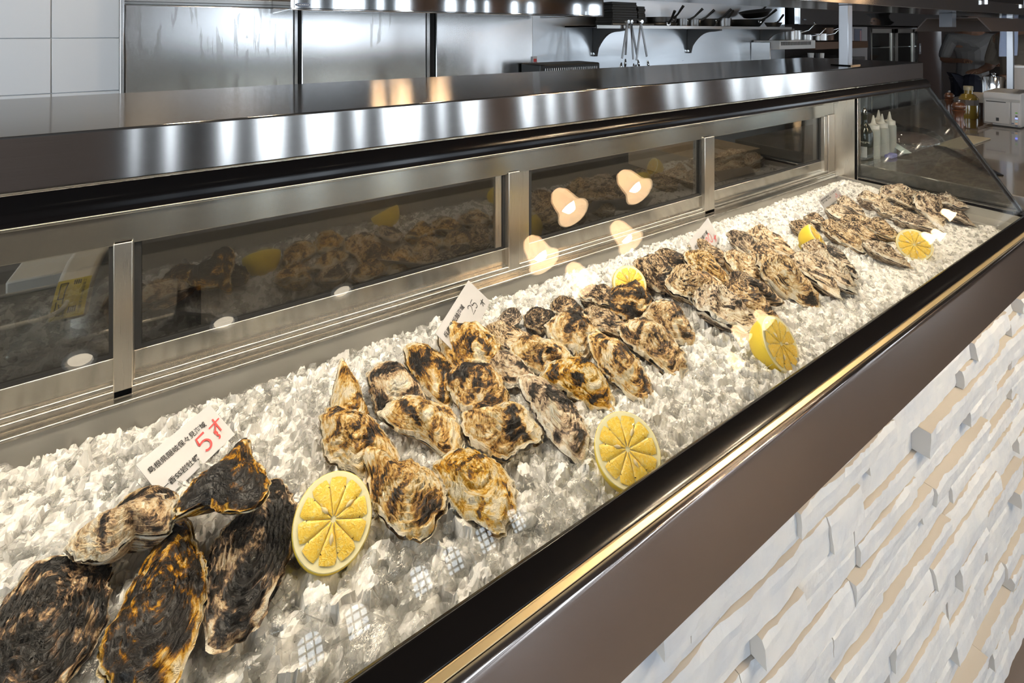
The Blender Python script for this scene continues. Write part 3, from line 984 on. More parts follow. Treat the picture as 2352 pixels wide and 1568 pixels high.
obj('rocker', MB().box(c0.x - .012, c0.x + .012, 2.588, 2.592, c0.z - .04, c0.z + .04), M['white'], sw)
struct('trim_11', MB().box(wx1, wx1 + .05, 2.58, 2.66, 0, 2.4), M['chrome'])

# ------------------------------------------------------------------ prep counter seen through the rear windows
PZ = 1.0
pc = thing('prep_counter', (.4, 1.3, 0), 'steel prep counter with a sunk basin right behind the rear windows', 'counter')
b0, b1_ = onz(330, 800, PZ), onz(462, 655, PZ)
sx0, sx1, sy0, sy1 = min(b0.x, b1_.x) - .02, onz(462, 790, PZ).x, 1.0, min(1.5, b1_.y)
obj('countertop', MB().box(-1.2, sx0, .96, 1.75, PZ - .03, PZ).box(sx1, 1.86, .96, 1.75, PZ - .03, PZ).box(sx0, sx1, .96, sy0, PZ - .03, PZ).box(sx0, sx1, sy1, 1.75, PZ - .03, PZ), M['dull'], pc)
obj('basin', MB().box(sx0, sx1, sy0, sy1, PZ - .24, PZ - .235).box(sx0 - .004, sx0, sy0, sy1, PZ - .24, PZ - .002).box(sx1, sx1 + .004, sy0, sy1, PZ - .24, PZ - .002)
    .box(sx0, sx1, sy0 - .004, sy0, PZ - .24, PZ - .002).box(sx0, sx1, sy1, sy1 + .004, PZ - .24, PZ - .002), M['steel_plain'], pc)
obj('body', MB().box(-1.2, sx0 - .02, .97, 1.74, 0, PZ - .031).box(sx1 + .02, 1.86, .97, 1.74, 0, PZ - .031).box(sx0 - .02, sx1 + .02, .97, 1.74, 0, PZ - .25), M['darkwall'], pc)
# automatic tap with a yellow notice
fx = ony(188, 640, 1.10).x
fa = thing('automatic_tap', (fx, 1.12, PZ), 'white automatic tap with a yellow notice behind the leftmost rear window', 'tap')
A = ony(195, 592, 1.12)
B = ony(152, 735, 1.03)
wv = Vector((.025, 0, 0))
prof = []
K = 14
for k in range(K + 1):
    t = k / K
    p = A.lerp(B, t)
    p = p + Vector((0, -.022 * math.sin(t * math.pi) * .5, .012 * math.sin(t * math.pi)))
    prof.append(p)
back = Vector((0, .030, -.014))
mb = MB()
top0 = A + Vector((.004, .035, .004))
path = [top0 + Vector((0, .03, -.03)), top0] + prof
vs, fs = [], []
for i, p in enumerate(path):
    w_ = wv * (1.0 - .12 * (i / len(path)))
    bk = back if i > 1 else Vector((0, .0, -.03))
    vs += [p - w_, p + w_, p + w_ + bk, p - w_ + bk]
for i in range(len(path) - 1):
    for k in range(4):
        fs.append((i * 4 + k, i * 4 + (k + 1) % 4, (i + 1) * 4 + (k + 1) % 4, (i + 1) * 4 + k))
fs += [(0, 1, 2, 3)[::-1], tuple((len(path) - 1) * 4 + k for k in range(4))]
mb.add(vs, fs)
obj('spout', mb, M['white'], fa, smooth=True, bevel=.007, seg=3)
obj('column', MB().lathe([(.040, 0), (.036, .01), (.032, .05), (.032, A.z - PZ - .03), (.020, A.z - PZ - .012)], (A.x + .006, A.y + .062, PZ), 20), M['white'], fa, smooth=True)
obj('pedestal', MB().box(A.x - .10, A.x + .13, A.y + .0, A.y + .16, PZ, PZ + .012), M['steel_plain'], fa, bevel=.004)
i0, i1 = 6, 14
nrm = Vector((0, -.82, .57))
def stick(u, v):
    f_ = i0 + (i1 - i0) * v
    k = min(int(f_), K - 1)
    p = prof[k].lerp(prof[k + 1], f_ - k)
    return p + Vector(((u - .5) * .042, 0, 0)) + Vector((0, -.0025, .0015))
mb = MB()
vs = [stick(u, v / 8 * .96) for v in range(9) for u in (0, 1)]
vs2 = [p + Vector((0, .002, -.001)) for p in vs]
mb.add(vs, [(2 * i, 2 * i + 1, 2 * i + 3, 2 * i + 2) for i in range(8)])
st = obj('sticker', mb, mat('yellow sticker', (.72, .60, .05), .5), fa)
mbt = flat_text('工事店様へのお願い', 0, 0, .10, lambda u, v: stick(.80 + v * 1.0, .06 + u) + Vector((0, -.0012, .001)), .01, .84)
obj('print', mbt, M['ink'], st)
mb = MB()
for k in range(4):
    a_, b2 = stick(.52 + k * .06, .06) + Vector((0, -.0012, .001)), stick(.52 + k * .06, .85) + Vector((0, -.0012, .001))
    mb.obox((a_ + b2) / 2, Vector((.0008, 0, 0)), Vector((0, .0003, .0002)), (b2 - a_) / 2)
for (ua, va, ub, vb) in ((.12, .1, .34, .1), (.34, .1, .30, .3), (.12, .1, .14, .5), (.14, .5, .30, .5), (.30, .3, .30, .62), (.12, .55, .12, .85), (.12, .85, .38, .9), (.38, .6, .38, .9), (.2, .62, .26, .8)):
    a_, b2 = stick(ua, va) + Vector((0, -.0012, .001)), stick(ub, vb) + Vector((0, -.0012, .001))
    mb.tube([a_, b2], .0007, 4)
obj('drawing', mb, M['ink'], st)
# clear plastic container and a tool beside it
c = ony(22, 760, 1.02)
cc = thing('clear_container', (c.x, 1.05, PZ), 'clear plastic container behind the lower left corner of the rear window', 'container')
def rrect(w_, d_, r, n=6):
    o_ = []
    for (sx_, sy_, a0) in ((1, 1, 0), (-1, 1, 90), (-1, -1, 180), (1, -1, 270)):
        for k in range(n + 1):
            t = math.radians(a0 + 90 * k / n)
            o_.append((sx_ * (w_ - r) + r * math.cos(t), sy_ * (d_ - r) + r * math.sin(t)))
    return o_
mb = MB()
out = rrect(.060, .060, .03)
inn = rrect(.057, .057, .028)
zt = PZ + .11
n = len(out)
vs = [(c.x + x * .9, 1.06 + y * .9, PZ) for x, y in out] + [(c.x + x, 1.06 + y, zt) for x, y in out] + [(c.x + x, 1.06 + y, zt) for x, y in inn] + [(c.x + x * .9, 1.06 + y * .9, PZ + .004) for x, y in inn]
fs = [(i + k * n, (i + 1) % n + k * n, (i + 1) % n + (k + 1) * n, i + (k + 1) * n) for k in range(3) for i in range(n)] + [tuple(range(n))[::-1], tuple(range(3 * n, 4 * n))]
obj('tub', mb.add(vs, fs), M['plastic_clear'], cc, smooth=True)
mb = MB()
for ring in (out,):
    mb.tube([(c.x + x, 1.06 + y, zt) for x, y in out + [out[0]]], .0035, 8)
obj('rim', mb, mat('painted rim highlight', (.55, .56, .55), .15, coat=.6), cc, smooth=True)  # opaque pale colour paints in the highlights along the clear plastic rim
for (x0, y0_, x1, y1_, zz, lab, mm, nm) in ((30, 668, 200, 612, .03, 'pale cutting board lying behind the white tap', 'white', 'cutting_board'),):
    a, b_ = ony(x0, y0_, 1.45), ony(x1, y1_, 1.5)
    tag(obj(nm, MB().box(a.x, b_.x, 1.40, 1.68, PZ, PZ + zz), M[mm], loc=(a.x, 1.5, PZ), bevel=.004), lab, nm.replace('_', ' '))
a = onz(1780, 372, 1.03)
tag(obj('cardboard_lid', MB().box(1.48, 1.84, 1.10, 1.45, PZ, PZ + .09), mat('pale board', (.55, .45, .34), .7), loc=(1.66, 1.3, PZ), bevel=.003), 'pale board box on the prep counter behind the fourth rear window', 'box')

# ------------------------------------------------------------------ counter beyond the case, printer, bottles
QZ = 1.09
m = M['counter'] = mat('glossy grey-brown counter', (.17, .155, .145), .10, coat=.3)
sc_ = thing('side_counter', (3.2, .65, 0), 'glossy grey-brown counter continuing past the far end of the case', 'counter')
obj('countertop', MB().box(1.90, 4.7, .28, 1.25, QZ - .04, QZ), M['counter'], sc_, bevel=.003)
obj('counter_body', MB().box(1.92, 4.65, .40, 1.22, 0, QZ - .041), M['darkwall'], sc_)
a, b_ = onz(1998, 256, QZ + .002), onz(2290, 402, QZ + .002)
d = (b_ - a).normalized()
sd = Vector((-d.y, d.x, 0))
obj('seam_strip', MB().obox((a + b_) / 2, d * ((b_ - a).length / 2), sd * .016, Vector((0, 0, .0025))), M['black'], sc_)

def bottle(name, px, py, r, prof, m, label, cat, Y=None):
    p = onz(px, py, QZ)
    o = thing(name, p, label, cat)
    obj('glass_body' if name != 'squeeze_bottle' else 'bottle_body', MB().lathe([(rr * r, hh) for rr, hh in prof], p, 24), m, o, smooth=True)
    return o, p
M['wineglass'] = mat('dark green bottle glass', (.018, .022, .014), .08, coat=.6)
M['hdpe'] = mat('milky plastic', (.42, .43, .41), .35)
o, p = bottle('oil_bottle', 1985, 366, .027, [(.0001, 0), (.95, 0), (1, .004), (1, .085), (.93, .10), (.62, .118), (.36, .128), (.33, .155), (.40, .157), (.40, .166), (.30, .168), (.0001, .168)], M['wineglass'], 'dark oil bottle with a white label just past the end glass', 'bottle')
obj('stopper', MB().lathe([(.010, .166), (.008, .176), (.005, .182), (.0001, .184)], p, 12), M['chrome'], o, smooth=True)
toC = Vector((-p.x, -p.y, 0)).normalized()
sdv = Vector((-toC.y, toC.x, 0))
def wrap(u, v):
    a = u / .027
    return p + toC * (.0276 * math.cos(a)) + sdv * (-.0276 * math.sin(a)) * -1 + Vector((0, 0, v))
mb = MB()
vs = [wrap(-.022 + .030 * i / 8, z) for z in (.012, .050) for i in range(9)]
mb.add(vs, [(i, i + 1, 10 + i, 9 + i) for i in range(8)])
lb = obj('paper_label', mb, M['paper'], o, smooth=True)
mbt = flat_text('PEPE', 0, 0, .009, lambda u, v: wrap(-.014 + u, .062 + v), 0, .032)
obj('brand_lettering', mbt, mat('pale print', (.6, .58, .52), .5), o)
mb = MB()
for k in range(5):
    vs = [wrap(-.018 + .022 * i / 6, .018 + k * .005 + dz) * 1 + toC * .0004 for dz in (0, .0011) for i in range(7)]
    mb.add(vs, [(i, i + 1, 8 + i, 7 + i) for i in range(6)])
obj('print_lines', mb, mat('grey print', (.45, .45, .45), .6), lb)
for k, (px, py, lab) in enumerate(((2006, 362, 'left squeeze bottle with a pointed nozzle beside the dark oil bottle'), (2026, 357, 'middle squeeze bottle with a pointed nozzle'), (2043, 349, 'right squeeze bottle with a pointed nozzle'), (2018, 344, 'rear squeeze bottle half hidden by the other squeeze bottles'))):
    o, p = bottle('squeeze_bottle', px, py, .021, [(.0001, 0), (.95, 0), (1, .003), (1, .098), (.96, .102), (.85, .104), (.0001, .104)], M['hdpe'], lab, 'bottle')
    o['group'] = 'squeeze bottles'
    obj('cap', MB().lathe([(.018, .104), (.018, .118), (.010, .121), (.007, .125), (.002, .152), (.0001, .152)], p, 16), M['white'], o, smooth=True)
# plastic-wrapped pack with paper label, purple clip
p = onz(2095, 330, QZ)
o = thing('plastic_bag', p, 'clear plastic-wrapped pack lying on the counter past the end glass', 'bag')
bm_ = MB()
R1, R2 = 9, 16
vs = []
for i in range(R1 + 1):
    for k in range(R2):
        t, a = i / R1, 2 * math.pi * k / R2
        q = Vector((math.cos(a) * .14 * math.sin(t * math.pi * .5), math.sin(a) * .10 * math.sin(t * math.pi * .5), .055 * math.cos(t * math.pi * .5)))
        q += Vector((0, 0, 1)) * noise.noise(q * 30) * .012 * (1 - t)
        vs.append(p + q + Vector((.06, .02, .002)))
fs = [(i * R2 + k, i * R2 + (k + 1) % R2, (i + 1) * R2 + (k + 1) % R2, (i + 1) * R2 + k) for i in range(R1) for k in range(R2)]
obj('film', bm_.add(vs, fs), M['plastic_clear'], o, smooth=True)
obj('contents', MB().lathe([(.0001, .034), (.05, .03), (.085, .015), (.09, .001)], p + Vector((.06, .02, 0)), 18), mat('dull mauve food', (.16, .11, .11), .4), o, smooth=True)
a, b_ = onz(2052, 330, QZ + .03), onz(2085, 352, QZ + .012)
dd = (b_ - a)
nn_ = Vector((-.5, -.5, .7)).normalized()
tag(obj('paper_slip', MB().obox((a + b_) / 2, dd / 2, dd.cross(nn_).normalized() * .013, nn_ * .0006), mat('pale blue paper', (.55, .66, .68), .6), loc=(a + b_) / 2), 'pale blue paper slip stuck on the plastic pack', 'paper')
a = onz(2045, 362, QZ)
pcl = thing('clip', a, 'purple plastic clip lying before the plastic pack', 'clip')
M['purple'] = mat('purple plastic', (.24, .24, .62), .4)
obj('jaw', MB().box(a.x - .02, a.x + .004, a.y - .012, a.y + .012, QZ, QZ + .012), M['purple'], pcl, bevel=.004)
obj('grip', MB().box(a.x + .006, a.x + .03, a.y - .012, a.y + .012, QZ, QZ + .014), M['purple'], pcl, bevel=.004)
# receipt printer
X0 = 3.225
c00, c11 = onx(2258, 285, X0), onx(2345, 216, X0)
pr = thing('receipt_printer', (X0, .73, QZ), 'white receipt printer with a control strip on the counter at the right edge', 'printer')
ya, yb = c11.y, c00.y
ztop = c11.z
obj('housing', MB().prism([(X0 + .004, QZ + .004), (X0, QZ + .02), (X0, ztop - .035), (X0 - .004, ztop - .03), (X0 - .002, ztop), (X0 + .19, ztop + .006), (X0 + .19, QZ + .004)], ya, yb, 'y'), mat('printer shell', (.42, .41, .40), .4), pr, bevel=.004)
obj('front_cover', MB().box(X0 - .005, X0 + .001, ya + .036, yb - .004, QZ + .014, ztop - .042), mat('printer cover', (.36, .355, .35), .4), pr, bevel=.003)
pn = obj('control_strip', MB().box(X0 - .0045, X0 + .001, ya + .004, ya + .032, QZ + .014, ztop - .042), mat('printer strip', (.44, .44, .45), .4), pr, bevel=.002)
for k, (dz, c_, e) in enumerate(((.100, (.15, .5, .05), 0), (.085, (.04, .04, .05), 0), (.074, (.2, .25, 1), 3), (.060, (.3, .6, .7), 0), (.050, (.1, .12, .18), 0), (.050, (.8, .5, .3), 0), (.040, (.1, .12, .18), 0))):
    mm = emit('led %d' % k, c_, e) if e else mat('key %d' % k, c_, .4)
    yy = ya + (.010 if k != 4 else .022)
    obj('key', MB().box(X0 - .006, X0 - .004, yy, yy + .008, QZ + dz - .03, QZ + dz - .025), mm, pn)
obj('slot', MB().box(X0 - .0052, X0 - .001, ya + .05, yb - .012, ztop - .047, ztop - .043), M['blackmat'], pr)
obj('window_mark', MB().box(X0 - .0062, X0 - .004, (ya + yb) / 2 + .008, (ya + yb) / 2 + .018, QZ + .026, QZ + .042), M['blackmat'], pr)
obj('foot', MB().box(X0 + .01, X0 + .18, ya + .01, yb - .01, QZ, QZ + .004), M['rubber'], pr)
# pepper mills, oil jug, jar, tray, bowls behind
M['millwood'] = mat('turned wood', (.10, .038, .018), .3, coat=.4)
for px, py, s_, lab in ((2202, 292, 1.0, 'turned wooden pepper mill standing in front, left of the printer'), (2180, 262, .8, 'turned wooden pepper mill behind the sloping glass edge')):
    p = onz(px, py, QZ)
    o = thing('pepper_mill', p, lab, 'pepper mill', 'pepper mills')
    obj('mill_body', MB().lathe([(.0001, 0), (.026 * s_, 0), (.026 * s_, .01), (.019 * s_, .03), (.017 * s_, .055), (.022 * s_, .072), (.026 * s_, .078), (.02 * s_, .084)], p, 20), M['millwood'], o, smooth=True)
    obj('head', MB().lathe([(.018 * s_, .084), (.026 * s_, .092), (.027 * s_, .105), (.018 * s_, .116), (.006, .119), (.0001, .119)], p, 20), M['millwood'], o, smooth=True)
    obj('knob', MB().lathe([(.003, .118), (.006, .123), (.006, .128), (.0001, .131)], p, 12), M['chrome'], o, smooth=True)
p = onz(2224, 272, QZ)
o = thing('oil_jug', p, 'square bottle of yellow oil left of the printer', 'bottle')
s_ = .033
obj('jug_body', MB().lathe([(.0001, 0), (s_ * 1.2, 0), (s_ * 1.25, .005), (s_ * 1.25, .105), (s_ * .9, .125), (s_ * .55, .13), (s_ * .55, .15), (.0001, .15)], p, 8), mat('yellow oil', (.20, .13, .02), .12, coat=.5), o, smooth=True)
obj('cap', MB().lathe([(s_ * .6, .148), (s_ * .6, .168), (s_ * .55, .170), (.0001, .170)], p, 16), mat('straw plastic', (.26, .23, .15), .4), o, smooth=True)
obj('band', MB().lathe([(s_ * 1.262, .072), (s_ * 1.262, .10), (s_ * 1.255, .10), (s_ * 1.255, .072)], p, 8), mat('brown label', (.10, .07, .05), .5), o)
p = onz(2250, 268, QZ)
o = thing('jar', p, 'dark jar with a pale lid between the yellow oil and the printer', 'jar')
obj('jar_body', MB().lathe([(.0001, 0), (.03, 0), (.031, .07), (.026, .08), (.0001, .08)], p, 20), mat('dark jam', (.05, .03, .025), .2), o, smooth=True)
obj('lid', MB().lathe([(.032, .078), (.032, .125), (.030, .128), (.0001, .128)], p, 20), mat('pale paper lid', (.45, .40, .34), .6), o, smooth=True)
p = onz(2232, 286, QZ)
tag(obj('serving_tray', MB().box(p.x - .15, p.x + .25, p.y - .06, p.y + .07, QZ, QZ + .004).box(p.x - .15, p.x + .25, p.y - .063, p.y - .058, QZ, QZ + .014), mat('lacquer tray', (.08, .045, .02), .15, coat=.6), loc=p, bevel=.001), 'dark lacquer tray between pepper mill and printer', 'tray')
p = onz(2180, 335, QZ)
tag(obj('folded_cloth', MB().box(p.x - .05, p.x + .30, p.y - .05, p.y + .03, QZ, QZ + .006), mat('cream cloth', (.36, .33, .26), .8), loc=p, bevel=.002), 'cream folded cloth on the counter beside the sloping glass edge', 'cloth')
p = ony(2338, 170, .88)
o = thing('white_canister', (p.x, p.y, QZ), 'off-white tapered canister behind the printer', 'canister')
obj('canister_body', MB().lathe([(.0001, 0), (.06, 0), (.045, .24), (.0001, .24)], (p.x, p.y, QZ), 24), mat('off white', (.42, .39, .36), .5), o, smooth=True)
obj('lid', MB().lathe([(.047, .238), (.047, .25), (.0001, .255)], (p.x, p.y, QZ), 24), M['white'], o, smooth=True)
p = onz(2282, 240, QZ)
o = thing('steel_pot', p, 'small steel pot behind the left end of the printer', 'pot')
obj('bowl', MB().lathe([(.0001, 0), (.05, 0), (.052, .17), (.05, .175), (.0001, .185)], p, 24), M['chrome'], o, smooth=True)
obj('knob', MB().lathe([(.008, .184), (.012, .195), (.0001, .20)], p, 12), M['chrome'], o, smooth=True)

# ------------------------------------------------------------------ two people in the dim kitchen end
def skin(name, verts, edges, radii, m, parent, root=0, lvl=2):
    me = bpy.data.meshes.new(name)
    base_ = wloc(parent)
    me.from_pydata([tuple(Vector(v)) for v in verts], edges, [])
    me.materials.append(m)
    o = bpy.data.objects.new(name, me)
    col.objects.link(o)
    o.parent = parent
    o.modifiers.new('skin', 'SKIN')
    for i, r in enumerate(radii):
        sv = me.skin_vertices[0].data[i]
        sv.radius = r if isinstance(r, tuple) else (r, r)
        sv.use_root = (i == root)
    s_ = o.modifiers.new('sub', 'SUBSURF')
    s_.levels = s_.render_levels = lvl
    me.polygons.foreach_set('use_smooth', [True] * len(me.polygons))
    return o


M['skin'] = mat('skin', (.26, .14, .09), .5, sss=.1)
M['hair'] = mat('dark hair', (.015, .012, .01), .6)
M['shirt'] = mat('white shirt', (.20, .19, .185), .8)
M['shirt2'] = mat('beige shirt', (.22, .18, .14), .8)
M['navy'] = mat('navy apron', (.012, .014, .028), .8)


def person(x, y, face, label, shirt, bend):
    o = thing('person', (x, y, 0), label, 'person')
    # local frame: +x right of the person, +y ahead
    J = {'pelvis': (0, 0, .98), 'waist': (0, .0, 1.10), 'chest': (0, .0, 1.32), 'neckb': (0, -.01, 1.50), 'neck': (0, .0, 1.58), 'head': (0, .02, 1.68), 'crown': (0, .01, 1.78),
         'shL': (-.19, 0, 1.47), 'elL': (-.26, .0, 1.20), 'wrL': (-.16, .24, 1.13 + bend), 'haL': (-.13, .31, 1.13 + bend),
         'shR': (.19, 0, 1.47), 'elR': (.27, .02, 1.20), 'wrR': (.15, .26, 1.16 + bend), 'haR': (.11, .33, 1.16 + bend),
         'hipL': (-.10, 0, .93), 'knL': (-.11, .02, .51), 'anL': (-.11, -.01, .09), 'toL': (-.12, .15, .035),
         'hipR': (.10, 0, .93), 'knR': (.11, .02, .51), 'anR': (.11, -.01, .09), 'toR': (.12, .15, .035)}
    Rd = {'pelvis': .13, 'waist': .12, 'chest': .14, 'neckb': .075, 'neck': .055, 'head': .085, 'crown': .055, 'shL': .06, 'elL': .042, 'wrL': .028, 'haL': .035, 'shR': .06, 'elR': .042, 'wrR': .028, 'haR': .035,
          'hipL': .085, 'knL': .058, 'anL': .042, 'toL': .035, 'hipR': .085, 'knR': .058, 'anR': .042, 'toR': .035}
    E_ = [('pelvis', 'waist'), ('waist', 'chest'), ('chest', 'neckb'), ('neckb', 'neck'), ('neck', 'head'), ('head', 'crown'), ('neckb', 'shL'), ('shL', 'elL'), ('elL', 'wrL'), ('wrL', 'haL'),
          ('neckb', 'shR'), ('shR', 'elR'), ('elR', 'wrR'), ('wrR', 'haR'), ('pelvis', 'hipL'), ('hipL', 'knL'), ('knL', 'anL'), ('anL', 'toL'), ('pelvis', 'hipR'), ('hipR', 'knR'), ('knR', 'anR'), ('anR', 'toR')]
    rot = Matrix.Rotation(face, 3, 'Z')
    # five fingers a hand
    for s_, h in (('L', 'haL'), ('R', 'haR')):
        hp = Vector(J[h])
        for k in range(5):
            f1, f2 = 'f%s%da' % (s_, k), 'f%s%db' % (s_, k)
            if k < 4:
                off = Vector((-.027 + .018 * k, .05, 0))
                ln = (.030, .038, .034, .026)[k]
                J[f1] = tuple(hp + off)
                J[f2] = tuple(hp + off + Vector((0, ln, -.02)))
            else:
                sg = 1 if s_ == 'L' else -1
                J[f1] = tuple(hp + Vector((.035 * sg, .015, .005)))
                J[f2] = tuple(hp + Vector((.045 * sg, .045, -.005)))
            Rd[f1], Rd[f2] = .009, .0075
            E_.append((h, f1))
            E_.append((f1, f2))
    names = list(J)
    V_ = [rot @ Vector(J[n]) for n in names]
    ix = {n: i for i, n in enumerate(names)}
    skin('body', V_, [(ix[a], ix[b]) for a, b in E_], [Rd[n] for n in names], M['skin'], o)

    def sub(nm, keys, edges, rad, m_):
        vs = [rot @ Vector(J[k] if isinstance(k, str) else k) for k in keys]
        return skin(nm, vs, edges, rad, m_, o)
    sub('shirt', ['waist', 'chest', (0, -.005, 1.46), 'shL', 'elL', 'shR', 'elR', (0, 0, 1.0)], [(0, 1), (1, 2), (2, 3), (3, 4), (2, 5), (5, 6), (0, 7)], [.150, .168, .11, .082, .062, .082, .062, .158], shirt)
    sub('trousers', ['pelvis', 'hipL', 'knL', 'anL', 'hipR', 'knR', 'anR'], [(0, 1), (1, 2), (2, 3), (0, 4), (4, 5), (5, 6)], [.158, .112, .085, .07, .112, .085, .07], M['navy'])
    sub('apron', [(0, .045, 1.10), (0, .045, .85), (0, .05, .55)], [(0, 1), (1, 2)], [(.155, .13), (.19, .15), (.20, .16)], M['navy'])
    hv = [rot @ Vector(p) for p in ((0, -.01, 1.70), (0, -.005, 1.775), (0, -.05, 1.64))]
    skin('hair', hv, [(0, 1), (0, 2)], [.098, .062, .06], M['hair'], o)
    mb = MB()
    hd = Vector((x, y, 0))
    for sx_ in (-.032, .032):
        c_ = hd + rot @ Vector((sx_, .098, 1.695))
        mb.lathe([(.0001, .006), (.008, .004), (.012, 0)], c_, 10, rot @ Vector((0, 1, 0)))
    obj('eyes', mb, M['blackmat'], o, smooth=True)
    obj('nose', MB().lathe([(.0001, .02), (.009, .012), (.014, 0)], hd + rot @ Vector((0, .10, 1.665)), 10, rot @ Vector((0, 1, -.2))), M['skin'], o, smooth=True)
    return o


person(7.75, 2.02, math.radians(115), 'person in white shirt and navy apron, arms bent, below the heat lamp hood', M['shirt'], .05)
person(6.55, 1.36, math.radians(60), 'person in a beige shirt at the right picture edge behind the post', M['shirt2'], 0)
a, b_ = ony(2302, 130, 1.0), ony(2338, 73, 1.0)
tw = thing('towel', ((a.x + b_.x) / 2, 1.0, b_.z), 'pale blue towel hanging behind the right post', 'towel')
mb = MB()
vs, nx_, nz_ = [], 16, 8
for side in (0, 1):
    for j in range(nz_ + 1):
        for i in range(nx_ + 1):
            t = i / nx_
            vs.append((a.x + (b_.x - a.x) * t, 1.0 + .010 * math.sin(t * 19 + j * .2) + side * .006, b_.z + .04 + (a.z - b_.z - .04) * j / nz_))
n0 = (nx_ + 1) * (nz_ + 1)
w1 = nx_ + 1
for side in (0, 1):
    mb_f = [(side * n0 + j * w1 + i, side * n0 + j * w1 + i + 1, side * n0 + (j + 1) * w1 + i + 1, side * n0 + (j + 1) * w1 + i) for j in range(nz_) for i in range(nx_)]
    mb.f += mb_f
    mb.m += [0] * len(mb_f)
mb.v = [Vector(v) for v in vs]
edge = [j * w1 for j in range(nz_ + 1)]
for e in (0, nx_):
    for j in range(nz_):
        mb.f.append([j * w1 + e, (j + 1) * w1 + e, n0 + (j + 1) * w1 + e, n0 + j * w1 + e])
        mb.m.append(0)
for j in (0, nz_):
    for i in range(nx_):
        mb.f.append([j * w1 + i, j * w1 + i + 1, n0 + j * w1 + i + 1, n0 + j * w1 + i])
        mb.m.append(0)
obj('cloth', mb, mat('pale blue cloth', (.40, .48, .66), .85), tw, smooth=True)
obj('rail', MB().tube([(a.x - .02, 1.003, b_.z + .042), (b_.x + .02, 1.003, b_.z + .042)], .006, 8).tube([(b_.x + .01, 1.003, b_.z + .042), (b_.x + .01, .83, b_.z + .042), (b_.x + .01, .83, 1.612)], .004, 6), M['chrome'], tw, smooth=True)

# ------------------------------------------------------------------ ice
def ice_z(x, y):
    z = 1.020 + .010 * noise.noise(Vector((x * 3.1, y * 4.0, 1.0))) + .006 * noise.noise(Vector((x * 11, y * 11, 5.0)))
    z += .012 * max(0, min(1, (y - .5) / .3)) * max(0, min(1, (x - .2) / .8))
    e = max(0, min(1, (y - .378) / .03))
    e = min(e, max(0, min(1, (.842 - y) / .035)))
    return z - .016 * (1 - e)


# ------------------------------------------------------------------ oysters
FOOT = []


def inside(p, poly):
    c = False
    n = len(poly)
    for i in range(n):
        a, b = poly[i], poly[i - 1]
        if (a[1] > p[1]) != (b[1] > p[1]) and p[0] < (b[0] - a[0]) * (p[1] - a[1]) / (b[1] - a[1]) + a[0]:
            c = not c
    return c


def rad(poly, c, a):
    """distance from c to the outline in direction a"""
    d = (math.cos(a), math.sin(a))
    best = 0
    n = len(poly)
    for i in range(n):
        p, q = poly[i], poly[(i + 1) % n]
        ex, ey = q[0] - p[0], q[1] - p[1]
        den = d[0] * ey - d[1] * ex
        if abs(den) < 1e-9:
            continue
        wx_, wy_ = p[0] - c[0], p[1] - c[1]
        t = (wx_ * ey - wy_ * ex) / den
        u = (wx_ * d[1] - wy_ * d[0]) / den
        if t > 0 and -1e-6 <= u <= 1 + 1e-6:
            best = max(best, t)
    return best


OY_N = [0]


